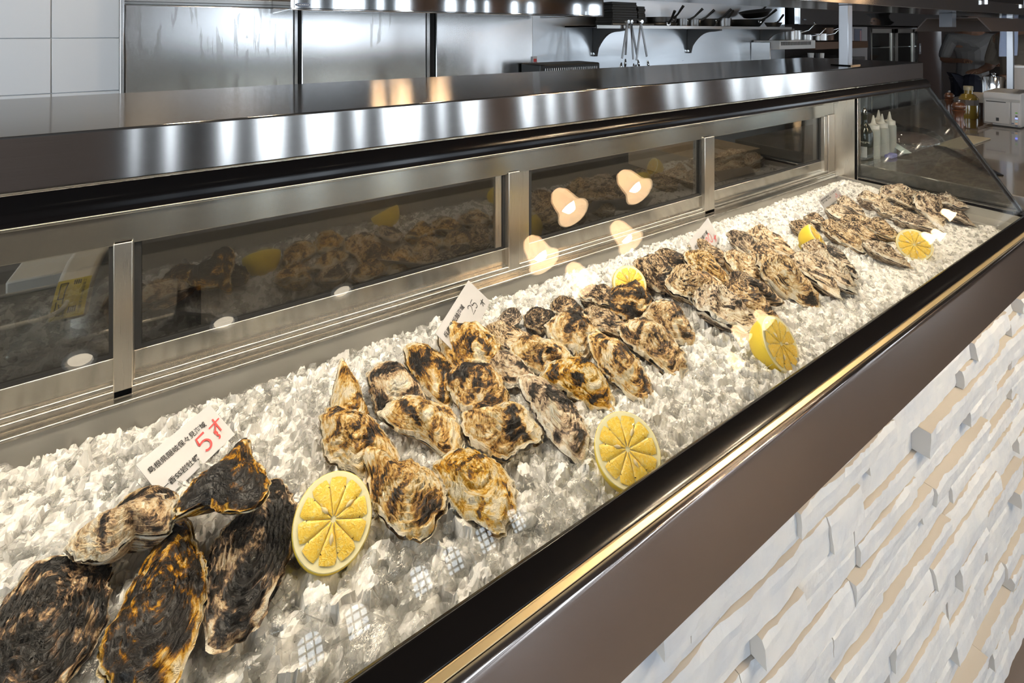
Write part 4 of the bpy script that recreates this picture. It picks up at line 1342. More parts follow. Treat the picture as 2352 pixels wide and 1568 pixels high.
def oyster(label, group, outline=None, umbo=None, axis=None, wpx=60, tone=0.0, grey=.15, lift=.012, H=.34, tilt=(0, 0), folds=0.6, steps=6, zoff=0):
    """outline: pixels of the photo's silhouette, laid on a level plane just above the ice; or axis: hinge and bill pixel with a width"""
    OY_N[0] += 1
    rs = random.Random(OY_N[0] * 17 + 5)
    if outline is not None:
        xs = sum(p[0] for p in outline) / len(outline)
        ys = sum(p[1] for p in outline) / len(outline)
        g0 = onz(xs, ys, 1.03)
        zc = ice_z(g0.x, min(.83, g0.y)) + lift
        W = [onz(px, py, zc) for px, py in outline]
        U = onz(umbo[0], umbo[1], zc)
        cen = sum(W, Vector()) / len(W)
        big_ = len(outline) > 8
    else:
        (hx, hy), (bx, by) = axis
        g0 = onz((hx + bx) / 2, (hy + by) / 2, 1.03)
        zc = ice_z(g0.x, min(.83, g0.y)) + lift
        h, b = onz(hx, hy, zc), onz(bx, by, zc)
        ax = b - h
        h, b = h - ax * .06, b + ax * .08
        ax = b - h
        ln = ax.length
        ax /= ln
        sd_ = Vector((-ax.y, ax.x, 0))
        # width in metres from pixel width across the axis
        dep = (h + b) / 2 - Cv
        k = dep.dot(Fv) / FP
        wd = min(max(wpx * k * 1.3, ln * .42), ln * .8)
        tilt = (tilt[0] + rs.uniform(-.2, .3), tilt[1] + rs.uniform(-.25, .25))
        H *= rs.uniform(1.0, 1.45)
        folds *= 1.8
        bend = rs.uniform(-.10, .10) * ln
        W = []
        n = 26
        for i in range(n):
            a = 2 * math.pi * i / n
            t = .5 - .5 * math.cos(a)
            wv_ = (math.sin(math.pi * t ** .72) ** .8) * .5 + .06 * math.sin(math.pi * t)
            s_ = 1 if math.sin(a) >= 0 else -1
            q = .12 * noise.noise(Vector((math.cos(a) * 1.7, math.sin(a) * 1.7, OY_N[0] * 3.3)))
            W.append(h + ax * (ln * (t + q * .6)) + sd_ * (s_ * wd * (wv_ + q) * abs(math.sin(a)) ** .15 + bend * math.sin(math.pi * t)))
        U = h + ax * ln * .30 + sd_ * bend * .8
        cen = (h + b) / 2
        big_ = False
    cen = Vector((cen.x, cen.y, zc))
    o = thing('oyster', cen, label, 'oyster', group)
    poly = [(p.x - cen.x, p.y - cen.y) for p in W]
    FOOT.append(([(p.x, p.y) for p in W], zc))
    uc = (U.x - cen.x, U.y - cen.y)
    nA = 128 if big_ else 90
    nR = 38 if big_ else 30
    steps = steps if big_ else 10
    R = [rad(poly, uc, 2 * math.pi * i / nA) for i in range(nA)]
    size = max(R)
    for _ in range(2):
        R = [(R[i - 1] + 2 * R[i] + R[(i + 1) % nA]) / 4 if R[i] > 0 else size * .4 for i in range(nA)]
    # principal axis and half-width
    wmin = min(R[i] + R[(i + nA // 2) % nA] for i in range(nA)) / 2
    Hh = wmin * H * 2.0
    sd0 = OY_N[0] * 7.7
    Tm = Matrix.Rotation(tilt[0], 3, 'X') @ Matrix.Rotation(tilt[1], 3, 'Y')

    def valve(kind):
        bm = bmesh.new()
        uvl = bm.loops.layers.uv.new('UVMap')
        rows, sval = [], []
        up = kind == 'upper'
        cvt = bm.verts.new(Vector((uc[0], uc[1], (Hh if up else -Hh * .9))))
        for k in range(1, nR + 1):
            s = k / nR
            row = []
            for i in range(nA):
                a = 2 * math.pi * i / nA
                ca, sa = math.cos(a), math.sin(a)
                lay = s * steps + 1.1 * noise.noise(Vector((ca * 1.6, sa * 1.6, sd0 + s * 1.2)))
                fr_ = lay - math.floor(lay)
                fri = noise.noise(Vector((ca * 5.5, sa * 5.5, sd0 + math.floor(lay) * 2.3)))
                frj = noise.noise(Vector((ca * 15, sa * 15, sd0 + 40 + s * 3)))
                r = R[i] * s * (1 + ((.075 if big_ else .13) * fri + (.045 if big_ else .075) * frj) * s)
                if not up:
                    r *= 1 + .05 * s * (1 + .8 * noise.noise(Vector((ca * 3, sa * 3, sd0 + 9))))
                dome = 1 - s ** 2.1
                px, py = uc[0] + ca * r, uc[1] + sa * r
                low = noise.noise(Vector((px * 34, py * 34, sd0)))
                mid = noise.noise(Vector((px * 110, py * 110, sd0 + 3)))
                z = Hh * dome * (.80 + .35 * low)
                fold = math.sin(a * 5 + 2.5 * noise.noise(Vector((ca, sa, sd0 + 2))) + s * 2) * folds
                if up:
                    z += wmin * (.15 * (fr_ - .5) * min(1, s * 2.2) + .055 * fold * s * s + .10 * low * s + .05 * mid)
                    if k == nR:
                        z -= wmin * .03
                else:
                    z = -Hh * .9 * dome + wmin * (.055 * fold * s * s + .10 * low * s - .05 + .02 * frj)
                row.append(bm.verts.new(Vector((px, py, z))))
            rows.append(row)
        for i in range(nA):
            j = (i + 1) % nA
            f = bm.faces.new((cvt, rows[0][i], rows[0][j]) if up else (cvt, rows[0][j], rows[0][i]))
            for lp, uv in zip(f.loops, ((i / nA, 0), (i / nA, 1 / nR), (i / nA, 1 / nR))):
                lp[uvl].uv = uv
            for k in range(nR - 1):
                q = (rows[k][i], rows[k + 1][i], rows[k + 1][j], rows[k][j])
                ss = ((k + 1) / nR, (k + 2) / nR, (k + 2) / nR, (k + 1) / nR)
                if not up:
                    q, ss = q[::-1], ss[::-1]
                f = bm.faces.new(q)
                for lp, s in zip(f.loops, ss):
                    lp[uvl].uv = (i / nA, s)
        for v in bm.verts:
            v.co = Tm @ v.co
            v.co.z += zoff
        for f in bm.faces:
            f.smooth = True
        nm = 'upper_shell' if up else 'lower_shell'
        me = bpy.data.meshes.new(nm)
        bm.to_mesh(me)
        bm.free()
        me.materials.append(M['shell'])
        c = bpy.data.objects.new(nm, me)
        col.objects.link(c)
        c.parent = o
        c['tone'] = float(tone + (0 if up else (.05 if big_ else -.08)) - (0 if big_ else .05))
        c['mottle'] = 1.0 if big_ else .1
        c['grey'] = float(grey + (0 if big_ else .16))
        c['seed'] = float(rs.random() * 9)
        return c

    valve('upper')
    valve('lower')
    return o


G1 = 'large dark rock oysters in the nearest heap'
oyster('large black rock oyster at the lower left corner of the ice', G1,
       [(268, 1298), (246, 1323), (246, 1416), (218, 1453), (193, 1494), (168, 1525), (130, 1580), (90, 1640), (0, 1700), (-90, 1670), (-60, 1520), (0, 1422), (40, 1366), (75, 1310), (124, 1285), (187, 1292), (230, 1279)],
       (120, 1420), tone=-.44, grey=.35, H=.26, lift=.016, tilt=(.05, .10), steps=9)
oyster('large brown and cream rock oyster at the bottom edge, its narrow hinge end up', G1,
       [(367, 1236), (405, 1189), (436, 1211), (456, 1254), (470, 1310), (472, 1360), (462, 1420), (440, 1480), (410, 1540), (370, 1600), (320, 1640), (270, 1620), (240, 1560), (233, 1515), (240, 1447), (280, 1391), (292, 1350), (317, 1322), (330, 1290), (352, 1254)],
       (375, 1370), tone=-.30, grey=-.1, H=.24, lift=.016, tilt=(0, -.06), steps=5)
oyster('large black rock oyster with a small tan spot, right of the nearest heap', G1,
       [(640, 1101), (666, 1129), (680, 1175), (680, 1217), (664, 1266), (642, 1318), (628, 1364), (598, 1413), (573, 1448), (541, 1468), (503, 1478), (482, 1471), (468, 1431), (475, 1371), (482, 1301), (492, 1248), (520, 1210), (576, 1160), (612, 1108)],
       (580, 1260), tone=-.46, grey=.4, H=.24, lift=.012, tilt=(.04, .05), steps=7)
oyster('dark rock oyster with a raised pointed tip leaning over the two others', G1,
       [(569, 967), (578, 985), (575, 1020), (580, 1045), (601, 1073), (607, 1097), (619, 1125), (615, 1157), (605, 1189), (576, 1210), (538, 1217), (515, 1196), (480, 1172), (445, 1180), (412, 1189), (401, 1150), (420, 1122), (443, 1083), (478, 1052), (527, 1027), (545, 990)],
       (530, 1115), tone=-.36, grey=-.1, H=.30, lift=.045, tilt=(-.25, -.05), steps=6)
oyster('knobbly pale oyster with green algae lying across the top of the nearest heap', G1,
       [(153, 1254), (168, 1232), (212, 1204), (255, 1180), (290, 1158), (325, 1150), (364, 1140), (401, 1146), (408, 1165), (396, 1190), (389, 1226), (377, 1232), (349, 1224), (317, 1215), (299, 1238), (261, 1266), (237, 1284), (199, 1291), (168, 1275)],
       (285, 1215), tone=.02, grey=.35, H=.55, lift=.030, steps=4, folds=1.2)
oyster('black shell edge peeping out behind the knobbly pale oyster', G1,
       [(255, 1176), (286, 1142), (321, 1120), (364, 1115), (401, 1130), (412, 1150), (400, 1168), (360, 1160), (320, 1165), (280, 1180)],
       (335, 1145), tone=-.40, grey=.3, H=.3, lift=.022)

G2 = 'oysters in the second heap'
P2 = [
    ('upright golden oyster with a pointed tip at the left end of the second heap', [(784, 853), (798, 872), (824, 888), (838, 918), (854, 935), (856, 978), (814, 980), (752, 982), (755, 944), (763, 910), (776, 880)], (803, 915), .06, .0, dict(H=.45, tilt=(.5, .1), lift=.022)),
    ('cream oyster with a dark streak lying below the upright golden one', [(731, 987), (749, 975), (766, 964), (814, 967), (859, 975), (886, 998), (918, 1027), (926, 1052), (913, 1065), (886, 1054), (860, 1056), (832, 1080), (803, 1068), (774, 1060), (749, 1052), (741, 1014)], (805, 1005), .10, .05, dict(H=.42, tilt=(.35, 0))),
    ('large striped oyster with a long hooked beak, lowest of the second heap', [(824, 1027), (835, 1019), (854, 1027), (881, 1046), (913, 1068), (948, 1060), (988, 1078), (1012, 1097), (1023, 1129), (1020, 1169), (1003, 1185), (998, 1220), (961, 1234), (926, 1230), (891, 1204), (867, 1175), (852, 1148), (845, 1108), (842, 1068)], (925, 1130), .02, .05, dict(H=.36, steps=8)),
    ('large golden fan-shaped oyster beside the large striped one', [(993, 1073), (1009, 1052), (1036, 1038), (1082, 1033), (1122, 1049), (1154, 1070), (1178, 1102), (1186, 1140), (1183, 1175), (1161, 1230), (1127, 1220), (1087, 1194), (1041, 1167), (1023, 1140), (1013, 1108)], (1075, 1110), .14, -.12, dict(H=.32, steps=5)),
    ('grey-brown oyster just right of the upright golden one', [(841, 880), (857, 864), (881, 848), (918, 853), (953, 872), (974, 896), (987, 918), (977, 935), (924, 930), (894, 938), (875, 952), (865, 942), (854, 910)], (905, 893), -.18, .35, dict(H=.40, tilt=(.3, 0))),
    ('pale cream oyster with a wavy lip in the front row of the second heap', [(867, 966), (897, 936), (934, 924), (977, 929), (1009, 934), (1041, 945), (1060, 971), (1067, 1006), (1054, 1032), (1023, 1035), (1001, 1016), (961, 1000), (916, 992), (881, 973)], (965, 970), .20, .05, dict(H=.42, tilt=(.2, .0))),
    ('cream and black patched oyster with a ruffled rim in the front row', [(1057, 956), (1073, 943), (1108, 941), (1140, 941), (1178, 935), (1210, 938), (1233, 969), (1249, 991), (1238, 1014), (1204, 1030), (1161, 1049), (1119, 1044), (1090, 1020), (1066, 996)], (1150, 985), .17, .10, dict(H=.36)),
    ('long grey oyster pointing to the large lemon half', [(1188, 884), (1212, 876), (1247, 882), (1285, 901), (1325, 933), (1348, 967), (1356, 996), (1351, 1033), (1336, 1052), (1306, 1028), (1279, 1012), (1253, 988), (1231, 956), (1210, 927), (1192, 903)], (1270, 945), -.02, .50, dict(H=.34, tilt=(.15, .05))),
    ('golden oyster with a dark rim right of the long grey one', [(1239, 878), (1271, 844), (1311, 836), (1346, 834), (1381, 860), (1405, 890), (1418, 908), (1407, 931), (1365, 923), (1325, 910), (1285, 896), (1262, 888)], (1335, 875), .06, -.08, dict(H=.42, tilt=(.25, 0))),
    ('dark round oyster with golden specks in the middle of the second heap', [(1019, 876), (1030, 854), (1052, 844), (1097, 844), (1129, 852), (1156, 874), (1169, 902), (1163, 934), (1140, 947), (1097, 947), (1065, 945), (1041, 916)], (1095, 890), -.16, .1, dict(H=.42)),
    ('golden oyster behind the dark round one, left edge of the heap', [(922, 818), (945, 806), (985, 806), (1020, 818), (1042, 845), (1046, 880), (1032, 917), (1005, 907), (970, 880), (938, 858)], (985, 845), .04, .0, dict(H=.40, tilt=(.25, .1))),
    ('cream-golden oyster touching the lower end of the second price card', [(1003, 779), (1033, 764), (1078, 761), (1119, 769), (1151, 791), (1169, 814), (1163, 835), (1129, 848), (1097, 846), (1057, 848), (1033, 838), (1012, 811)], (1085, 800), .08, .0, dict(H=.40, tilt=(.3, 0))),
    ('brown speckled oyster with a dark pointed end, right front of the heap', [(1349, 790), (1376, 783), (1408, 788), (1445, 809), (1478, 839), (1496, 876), (1498, 902), (1486, 907), (1445, 894), (1408, 872), (1379, 852), (1359, 825)], (1420, 840), -.02, .08, dict(H=.38, tilt=(.2, 0))),
    ('broad pale oyster above the brown speckled one', [(1250, 758), (1279, 737), (1311, 732), (1346, 742), (1378, 759), (1410, 785), (1392, 795), (1362, 792), (1346, 824), (1311, 800), (1279, 792), (1259, 774)], (1315, 765), .12, .15, dict(H=.38, tilt=(.2, 0))),
    ('brown striped oyster with pale scalloped end, outermost on the right', [(1413, 766), (1440, 753), (1472, 745), (1512, 753), (1547, 775), (1571, 801), (1579, 828), (1565, 856), (1539, 848), (1499, 824), (1459, 803), (1427, 785)], (1490, 785), .03, .22, dict(H=.36, tilt=(.2, 0))),
    ('olive-grey oyster with a pointed bill behind the brown striped one', [(1467, 742), (1494, 708), (1523, 700), (1558, 710), (1585, 737), (1603, 773), (1585, 776), (1547, 777), (1512, 755), (1484, 744)], (1525, 735), .0, .25, dict(H=.38, tilt=(.2, 0))),
    ('black-topped oyster in front of the second lemon half', [(1365, 704), (1392, 684), (1429, 662), (1472, 654), (1496, 676), (1512, 704), (1490, 720), (1456, 728), (1419, 720), (1386, 712)], (1440, 692), -.24, .1, dict(H=.42, tilt=(.25, 0))),
    ('cream oyster with brown eye-like rings in the centre of the heap', [(1167, 809), (1188, 791), (1231, 785), (1271, 791), (1303, 801), (1319, 828), (1313, 838), (1279, 840), (1253, 856), (1215, 843), (1181, 832)], (1235, 815), .10, .1, dict(H=.42, tilt=(.2, 0))),
    ('ridged silvery oyster between the dark round and the ringed one', [(1119, 836), (1140, 815), (1178, 820), (1212, 836), (1230, 868), (1222, 880), (1188, 882), (1164, 885), (1140, 864)], (1165, 845), .02, .45, dict(H=.40, folds=1.6)),
]
for lab, poly_, um, tn, gy, kw in P2:
    oyster(lab, G2, poly_, um, tone=tn, grey=gy, **kw)
for lab, ax_, wp, tn, gy in (
        ('striped oyster with fine dark lines behind the price card oyster', ((1122, 765), (1250, 800)), 52, .02, .15),
        ('small pointed grey oyster standing behind the second heap', ((1192, 722), (1140, 752)), 32, -.05, .4),
        ('black oyster at the back left edge of the second heap', ((1208, 737), (1278, 722)), 50, -.30, .2),
        ('dark brown oyster at the back of the heap next to the black one', ((1268, 708), (1345, 712)), 46, -.16, .15),
        ('small round brown oyster farthest back, left of the black-topped one', ((1335, 690), (1410, 668)), 44, -.12, .2),
        ('slim grey-brown oyster below the black-topped one', ((1343, 722), (1465, 768)), 46, -.02, .2)):
    oyster(lab, G2, axis=ax_, wpx=wp, tone=tn, grey=gy, lift=.016, H=.42, tilt=(.15, 0))

G3 = 'oysters in the third heap'
for lab, ax_, wp, tn, gy in (
        ('dark olive oyster beside the second lemon half, left tip of the third heap', ((1460, 625), (1575, 650)), 62, -.10, .2),
        ('small brown oyster at the back left of the third heap', ((1506, 592), (1600, 603)), 36, -.12, .2),
        ('pale oyster with a grey hinge under the third price card', ((1588, 574), (1692, 610)), 40, .06, .2),
        ('golden oyster with wavy edges, left middle of the third heap', ((1568, 608), (1690, 655)), 54, .16, -.1),
        ('cream oyster with swirled rings, left front of the third heap', ((1536, 668), (1665, 652)), 66, .08, .1),
        ('long pale grey oyster, frontmost of the third heap', ((1605, 682), (1750, 752)), 82, .06, .35),
        ('green tinged oyster lying behind the long pale grey one', ((1672, 662), (1785, 730)), 60, -.03, .1),
        ('small pointed grey oyster at the back of the third heap', ((1676, 548), (1745, 590)), 40, -.08, .35),
        ('domed cream oyster at the top back of the third heap', ((1722, 545), (1835, 590)), 58, .08, .2),
        ('cream oyster in the middle of the third heap', ((1672, 598), (1745, 645)), 56, .10, .1),
        ('speckled oyster right of the middle of the third heap', ((1722, 582), (1825, 622)), 50, .06, .15),
        ('thin dark oyster with a black edge between two pale ones', ((1682, 640), (1792, 686)), 40, -.22, .25),
        ('golden streaked oyster with a white bill, right front of the third heap', ((1742, 622), (1885, 686)), 66, .08, .05),
        ('pale greenish oyster right of the golden streaked one', ((1812, 598), (1920, 668)), 58, .05, .3),
        ('smooth pale oyster at the right end of the third heap', ((1865, 592), (1948, 658)), 62, .10, .35),
        ('oyster with a dark round hole in front of the third lemon half', ((1845, 572), (1932, 604)), 40, .0, .25),
        ('slim dark oyster pointing out at the right end of the third heap', ((1890, 580), (1964, 630)), 26, -.25, .4)):
    oyster(lab, G3, axis=ax_, wpx=wp, tone=tn, grey=gy, lift=.020, H=.44, tilt=(.22, .05))

G4 = 'oysters in the farthest heap'
for lab, ax_, wp, tn, gy in (
        ('brown oyster behind the third lemon half, left tip of the farthest heap', ((1818, 520), (1885, 545)), 32, -.06, .2),
        ('small brown oyster next to the left tip of the farthest heap', ((1850, 502), (1918, 522)), 28, -.08, .25),
        ('ribbed oyster just below the fourth price card', ((1898, 488), (1980, 508)), 34, .0, .3),
        ('oyster touching the right lower corner of the fourth price card', ((1928, 465), (1990, 487)), 28, -.02, .3),
        ('oyster in the back row, left of the highest one', ((1973, 455), (2048, 472)), 28, .02, .3),
        ('highest pale oyster at the back of the farthest heap, before the end glass', ((2028, 450), (2118, 448)), 38, .06, .35),
        ('pale oyster in the middle of the farthest heap', ((2006, 478), (2108, 494)), 32, .06, .3),
        ('small oyster under the highest pale one', ((2046, 463), (2118, 470)), 26, -.04, .3),
        ('oyster with a long white lip, right of the middle of the farthest heap', ((2108, 464), (2166, 502)), 36, .02, .35),
        ('broad pale grey oyster at the right back of the farthest heap', ((2146, 462), (2232, 474)), 40, .04, .45),
        ('dark seaweed-covered oyster at the right tip of the farthest heap', ((2166, 488), (2238, 511)), 26, -.25, .4),
        ('brown oyster left of the middle in the farthest heap', ((1928, 508), (2008, 508)), 32, -.03, .2),
        ('tan oyster in the front middle of the farthest heap', ((1990, 524), (2070, 542)), 32, .03, .2),
        ('long grey oyster right of the tan one', ((2053, 500), (2154, 527)), 38, .0, .4),
        ('tan oyster in the left front of the farthest heap', ((1890, 528), (1984, 568)), 34, .04, .15),
        ('brown oyster second from the left in the front of the farthest heap', ((1943, 526), (2030, 558)), 32, -.02, .2),
        ('single pale oyster lying in front of the farthest heap, left of the last lemon half', ((1984, 570), (2092, 602)), 36, .06, .35)):
    oyster(lab, G4, axis=ax_, wpx=wp, tone=tn, grey=gy, lift=.020, H=.46, tilt=(.2, .05))

# ------------------------------------------------------------------ lemon halves
def lemon(px, py, r, nmix, label, lift=.027, roll=0.0, cov=0.9):
    g0 = onz(px, py, 1.03)
    c = onz(px, py, ice_z(g0.x, g0.y) + lift)
    v = (Cv - c).normalized()
    n = (v * nmix[0] + Rv * nmix[1] + Vector((0, 0, 1)) * nmix[2] + Fv * nmix[3]).normalized()
    o = thing('lemon_half', c, label, 'lemon', 'halved lemons on the ice')
    FOOT.append(([(c.x + r * math.cos(a) * .95, c.y + r * math.sin(a) * .95) for a in [k * math.pi / 6 for k in range(12)]], c.z))
    prof = []
    for k in range(15):
        t = math.pi / 2 * k / 14
        prof.append((r * math.cos(t) ** .9 if k < 14 else .0001, -r * 1.18 * math.sin(t) - (.004 if k > 12 else 0)))
    prof = [(r * .985, .0008)] + prof
    obj('peel', MB().lathe(prof, c, 48, n), M['peel'], o, smooth=True)
    obj('pith', MB().lathe([(r * .985, .0008), (r * .97, .0016), (r * .84, .0012), (.0001, .0012)], c, 48, n), M['pith'], o, smooth=True)
    z = n.normalized()
    u = z.orthogonal().normalized()
    w_ = z.cross(u)
    ns = 10
    for k in range(ns):
        a0, a1 = roll + 2 * math.pi * k / ns + .008, roll + 2 * math.pi * (k + 1) / ns - .008
        mbs = MB()
        rows = []
        J_ = 9
        for j in range(J_ + 1):
            t = j / J_
            rr = r * (.07 + .79 * t)
            row = []
            for i in range(9):
                q = i / 8
                a = a0 + (a1 - a0) * q
                pinch = (.6 + .4 * min(1, t * 4))
                am = (a0 + a1) / 2
                a = am + (a - am) * pinch
                edge_ = 1 - max(0, abs(q - .5) * 2 - .75) * 4 * .16 if t > .8 else 1
                hgt = .0016 + .0018 * math.sin(math.pi * min(1, max(0, q))) ** .25 * math.sin(math.pi * min(.97, t + .03)) ** .4
                row.append(c + (u * math.cos(a) + w_ * math.sin(a)) * rr * edge_ + z * hgt)
            rows.append(row)
        vs = [p for row in rows for p in row]
        mbs.add(vs, [(j * 9 + i, j * 9 + i + 1, (j + 1) * 9 + i + 1, (j + 1) * 9 + i) for j in range(J_) for i in range(8)])
        obj('segment', mbs, M['pulp'], o, smooth=True)
    for k in range(3):
        a = roll + 1.3 + k * 2.2
        p = c + (u * math.cos(a) + w_ * math.sin(a)) * r * (.30 + .08 * k) + z * .0034
        d = (u * math.cos(a) + w_ * math.sin(a))
        mb = MB()
        mb.lathe([(.0001, -.0045), (.0018, -.002), (.0022, .001), (.0001, .005)], p, 8, d)
        obj('pip', mb, M['seed'], o, smooth=True)
    return o


lemon(765, 1193, .0385, (1, .12, .25, .10), 'halved lemon between the nearest dark oysters and the second heap')
lemon(1441, 1033, .0385, (1, .20, .38, .12), 'halved lemon by the black rail, right of the second heap', roll=.3)
lemon(1792, 790, .040, (.72, .78, .18, -.1), 'lemon half turned sideways near the rail before the third heap', roll=.7, lift=.024)
lemon(1446, 652, .033, (1, .25, .0, .2), 'lemon half half hidden behind the black-topped oyster', roll=.5, lift=.026)
lemon(1880, 550, .036, (.55, .8, .25, .1), 'lemon half seen as a crescent behind the oyster with the dark hole', roll=.1, lift=.036)
lemon(2100, 562, .0345, (1, .05, .10, .0), 'halved lemon in front of the farthest heap, nearest the far end', roll=.2, lift=.026)

# ------------------------------------------------------------------ price cards
def card(corners, label, zt, prints, pens, zb=.004):
    TL, TR, BR, BL = corners
    def at(p, dz):
        g0 = onz(p[0], p[1], 1.03)
        return onz(p[0], p[1], ice_z(min(max(g0.x, -.5), 1.75), min(.82, g0.y)) + dz)
    tl, tr, br = at(TL, zt), at(TR, zt), at(BR, zb)
    tr.z = tl.z
    bl = tl + (br - tr)
    # square the card up
    o = thing('price_card', (tl + tr + br + bl) / 4, label, 'price card', 'price cards in the ice')
    nrm = (tr - tl).cross(bl - tl).normalized()
    if nrm.dot(Cv - tl) < 0:
        nrm = -nrm
    def P(u, v, h=.0008):
        return tl * (1 - u) * (1 - v) + tr * u * (1 - v) + br * u * v + bl * (1 - u) * v + nrm * h
    q = [P(0, 0, 0), P(1, 0, 0), P(1, 1, 0), P(0, 1, 0)]
    q2 = [p - nrm * .0008 for p in q]
    mb = MB().add(q + q2, [(0, 1, 2, 3), (7, 6, 5, 4), (0, 4, 5, 1), (1, 5, 6, 2), (2, 6, 7, 3), (3, 7, 4, 0)])
    obj('sheet', mb, M['paper'], o)
    asp = (tr - tl).length / (bl - tl).length
    for s, u0, u1, v0, hv in prints:
        obj('print', flat_text(s, 0, 0, hv, lambda u, v: P(u0 + u, v0 - v), .012, u1 - u0), M['ink'], o)
    for strokes, m_, wd in pens:
        mb = MB()
        for st_ in strokes:
            pts = [P(u, v, .0010) for u, v in st_]
            vs = []
            for i, p in enumerate(pts):
                d = (pts[min(i + 1, len(pts) - 1)] - pts[max(0, i - 1)]).normalized()
                s_ = d.cross(nrm) * wd
                vs += [p - s_, p + s_]
            mb.add(vs, [(2 * i, 2 * i + 1, 2 * i + 3, 2 * i + 2) for i in range(len(pts) - 1)])
        obj('handwriting', mb, M[m_], o)
    return o


def arc(cx_, cy_, rx, ry, a0, a1, n=12):
    return [(cx_ + rx * math.cos(math.radians(a0 + (a1 - a0) * i / n)), cy_ + ry * math.sin(math.radians(a0 + (a1 - a0) * i / n))) for i in range(n + 1)]


def five(u, v, w_, h_):
    return [[(u + w_, v), (u + .1 * w_, v + .05 * h_), (u, v + .45 * h_)], [(u, v + .45 * h_)] + arc(u + .45 * w_, v + .68 * h_, .5 * w_, .30 * h_, -110, 130)]


def two(u, v, w_, h_):
    return [arc(u + .45 * w_, v + .28 * h_, .42 * w_, .28 * h_, 200, 380) + [(u, v + h_), (u + w_, v + .95 * h_)]]


def mai(u, v, w_, h_):
    return [[(u, v + .35 * h_), (u + w_, v + .25 * h_)], [(u + .6 * w_, v), (u + .58 * w_, v + h_)], [(u + .55 * w_, v + .4 * h_), (u + .1 * w_, v + .9 * h_)]]


card(((312, 1067), (481, 929), (540, 997), (371, 1135)), 'large price card with a red 5, standing in the ice above the nearest oysters', .040,
     [('島根県隠岐保々見海域', .04, .81, .36, .155), ('ー香SS岩牡蠣', .05, .52, .84, .155)],
     [(five(.60, .44, .13, .40), 'red_ink', .0012), (mai(.80, .34, .17, .36), 'red_ink', .0010), ([arc(.82, .66, .025, .05, -100, 80, 6) + arc(.82, .76, .025, .05, -90, 100, 6)], 'red_ink', .0010)])
card(((1000, 765), (1076, 647), (1126, 692), (1050, 810)), 'price card with a black 25, standing behind the second heap', .045,
     [('兵庫県坂越海域', .05, .59, .34, .17), ('真牡蠣', .22, .485, .86, .17)],
     [(two(.60, .42, .085, .28) + five(.70, .42, .075, .27), 'ink', .0007), (mai(.82, .68, .10, .20), 'ink', .0009)])
card(((1582, 556), (1626.5, 503), (1653, 550), (1608, 603)), 'price card with a red 20, standing behind the third heap', .045,
     [('北の多里尾海域', .08, .71, .40, .16), ('真牡蠣', .2, .45, .85, .16)],
     [(two(.53, .46, .09, .30) + [arc(.70, .60, .055, .17, 0, 360, 16)], 'red_ink', .0009), (mai(.80, .68, .13, .25), 'red_ink', .0009)])
card(((1880, 459), (1922, 423.5), (1939, 456), (1897, 491)), 'price card with three printed lines and red pen marks by the farthest heap', .045,
     [('福岡県豊前  人工島沖', .035, .87, .20, .13), ('近海産 竹崎', .05, .50, .37, .13), ('一粒 真牡蠣(養殖)', .04, .70, .85, .13)],
     [(five(.74, .32, .07, .22) + two(.66, .5, .08, .2), 'red_ink', .0007), ([[(.88, .52), (.90, .80)], [(.84, .72), (.90, .80), (.96, .68)]], 'red_ink', .0009)])

# ------------------------------------------------------------------ crushed ice: a packed bed and loose lumps, one uncountable mass
mb = MB()
nx_, ny_ = 920, 172
x0_, x1_, y0_, y1_ = XA + .002, XE - .008, .3775, .8375
CELL = {}


def facet(x, y, k, sc_):
    """height of a broken-ice facet field: every cell a randomly tilted plane"""
    d, pts = noise.voronoi(Vector((x * k, y * k, sc_)))
    c = pts[0]
    key = (round(c.x, 3), round(c.y, 3), sc_)
    v = CELL.get(key)
    if v is None:
        r_ = random.Random(hash(key))
        v = CELL[key] = (r_.uniform(-1, 1), r_.gauss(0, .8), r_.gauss(0, .8))
    return (v[0] * .5 + v[1] * (x * k - c.x) + v[2] * (y * k - c.y)) / k - d[0] * .55 / k


vs = []
for j in range(ny_ + 1):
    for i in range(nx_ + 1):
        x, y = x0_ + (x1_ - x0_) * i / nx_, y0_ + (y1_ - y0_) * j / ny_
        fx_ = min(1, .45 + .55 * max(0, min(1, 1 - (x - .2) / 1.2)))
        nr = max(0, min(1, 1.15 - x / .6)) * max(0, min(1, 1.3 - (y - .38) / .28))
        q = facet(x, y, 62, 1.5) * .62 * fx_ * (1 - nr) + facet(x, y, 135, 7.5) * (.55 - .33 * nr - .20 * max(0, min(1, (x - .3) / .8)))
        if nr > 0:
            q += facet(x, y, 40, 4.5) * .55 * nr
        vs.append((x, y, min(ice_z(x, y) + .001 + q, 1.043)))
mb.cur = 1
mb.add(vs, [(j * (nx_ + 1) + i, j * (nx_ + 1) + i + 1, (j + 1) * (nx_ + 1) + i + 1, (j + 1) * (nx_ + 1) + i) for j in range(ny_) for i in range(nx_)])
mb.cur = 0
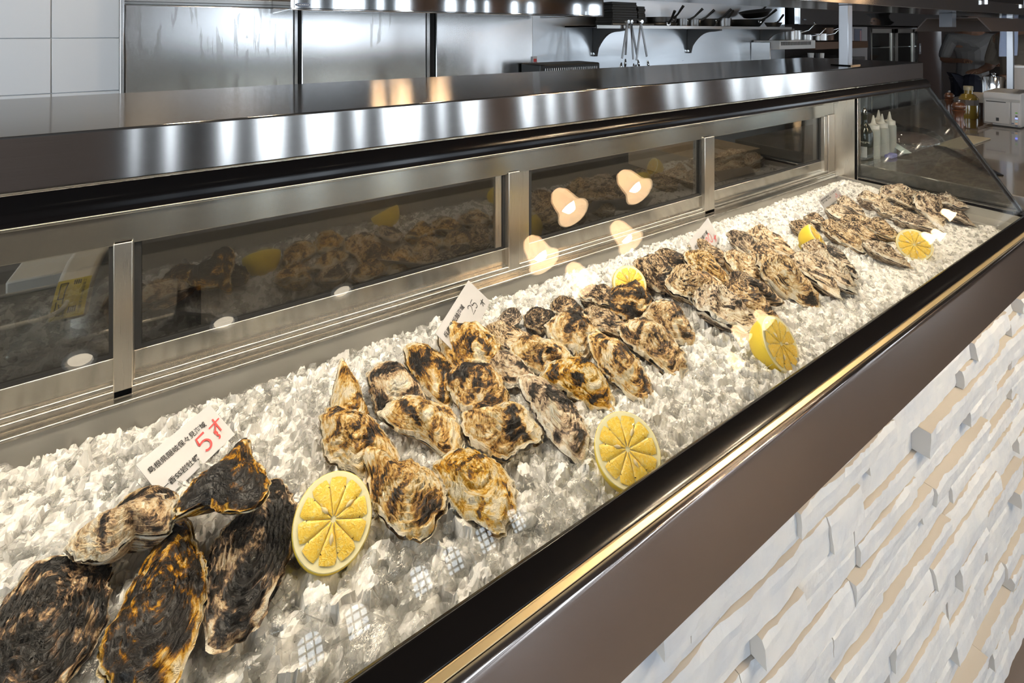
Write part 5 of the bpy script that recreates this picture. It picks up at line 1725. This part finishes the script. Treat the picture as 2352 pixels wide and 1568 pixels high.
# a few lump shapes: random points pulled into convex hulls
SHAPES = []
for k in range(26):
    bm = bmesh.new()
    rs = random.Random(k + 100)
    npt = rs.choice((9, 11, 13, 15))
    st_ = (rs.uniform(.75, 1.25), rs.uniform(.6, 1), rs.uniform(.5, .9))
    for _ in range(npt):
        v = Vector((rs.gauss(0, 1), rs.gauss(0, 1), rs.gauss(0, 1))).normalized() * rs.uniform(.85, 1.1)
        bm.verts.new((v.x * st_[0], v.y * st_[1], v.z * st_[2]))
    r_ = bmesh.ops.convex_hull(bm, input=bm.verts)
    bmesh.ops.delete(bm, geom=[v for v in bm.verts if not v.link_faces], context='VERTS')
    bmesh.ops.bevel(bm, geom=list(bm.edges), offset=.09, segments=1, affect='EDGES')
    bm.verts.index_update()
    SHAPES.append(([v.co.copy() for v in bm.verts], [[v.index for v in f.verts] for f in bm.faces]))
    bm.free()
rs = random.Random(77)
NL = 0
for attempt in range(13000):
    x = x0_ + (x1_ - x0_ - .012) * rs.random()
    y = y0_ + .006 + (y1_ - y0_ - .012) * rs.random()
    if x > 1.76 and y < .70 and rs.random() < .75:
        continue
    near = max(0, min(1, 1 - (x - .1) / .9))
    front = max(0, min(1, 1 - (y - .38) / .14))
    s = rs.choice((.0035, .0045, .0055, .0065, .0085)) * (1 + .45 * near + .75 * front * (.4 + near))
    if rs.random() < .035:
        s *= 1.6
    hid = False
    for poly_, zc in FOOT:
        px0 = poly_[0]
        if abs(px0[0] - x) < .3 and abs(px0[1] - y) < .3 and inside((x, y), poly_):
            hid = True
            break
    if hid:
        continue
    z = ice_z(x, y) - .006 + rs.uniform(-.004, .006)
    vs, fs = SHAPES[rs.randrange(26)]
    R3 = Matrix.Rotation(rs.uniform(0, 6.28), 3, 'Z') @ Matrix.Rotation(rs.uniform(-1.2, 1.2), 3, 'X') @ Matrix.Rotation(rs.uniform(0, 6.28), 3, 'Z')
    n = len(mb.v)
    c_ = Vector((x, y, z))
    for v in vs:
        p = c_ + (R3 @ v) * s
        p.y = min(max(p.y, .3778), .837)
        p.x = min(p.x, XE - .007)
        mb.v.append(p)
    mb.f += [[i + n for i in f] for f in fs]
    mb.m += [0] * len(fs)
    NL += 1
me = bpy.data.meshes.new('crushed_ice')
me.from_pydata([tuple(p) for p in mb.v], [], mb.f)
me.materials.append(M['ice'])
me.materials.append(M['icebed'])
me.polygons.foreach_set('material_index', mb.m)
o = bpy.data.objects.new('crushed_ice', me)
col.objects.link(o)
tag(o, 'crushed clear ice filling the tray of the display case', 'ice', kind='stuff')
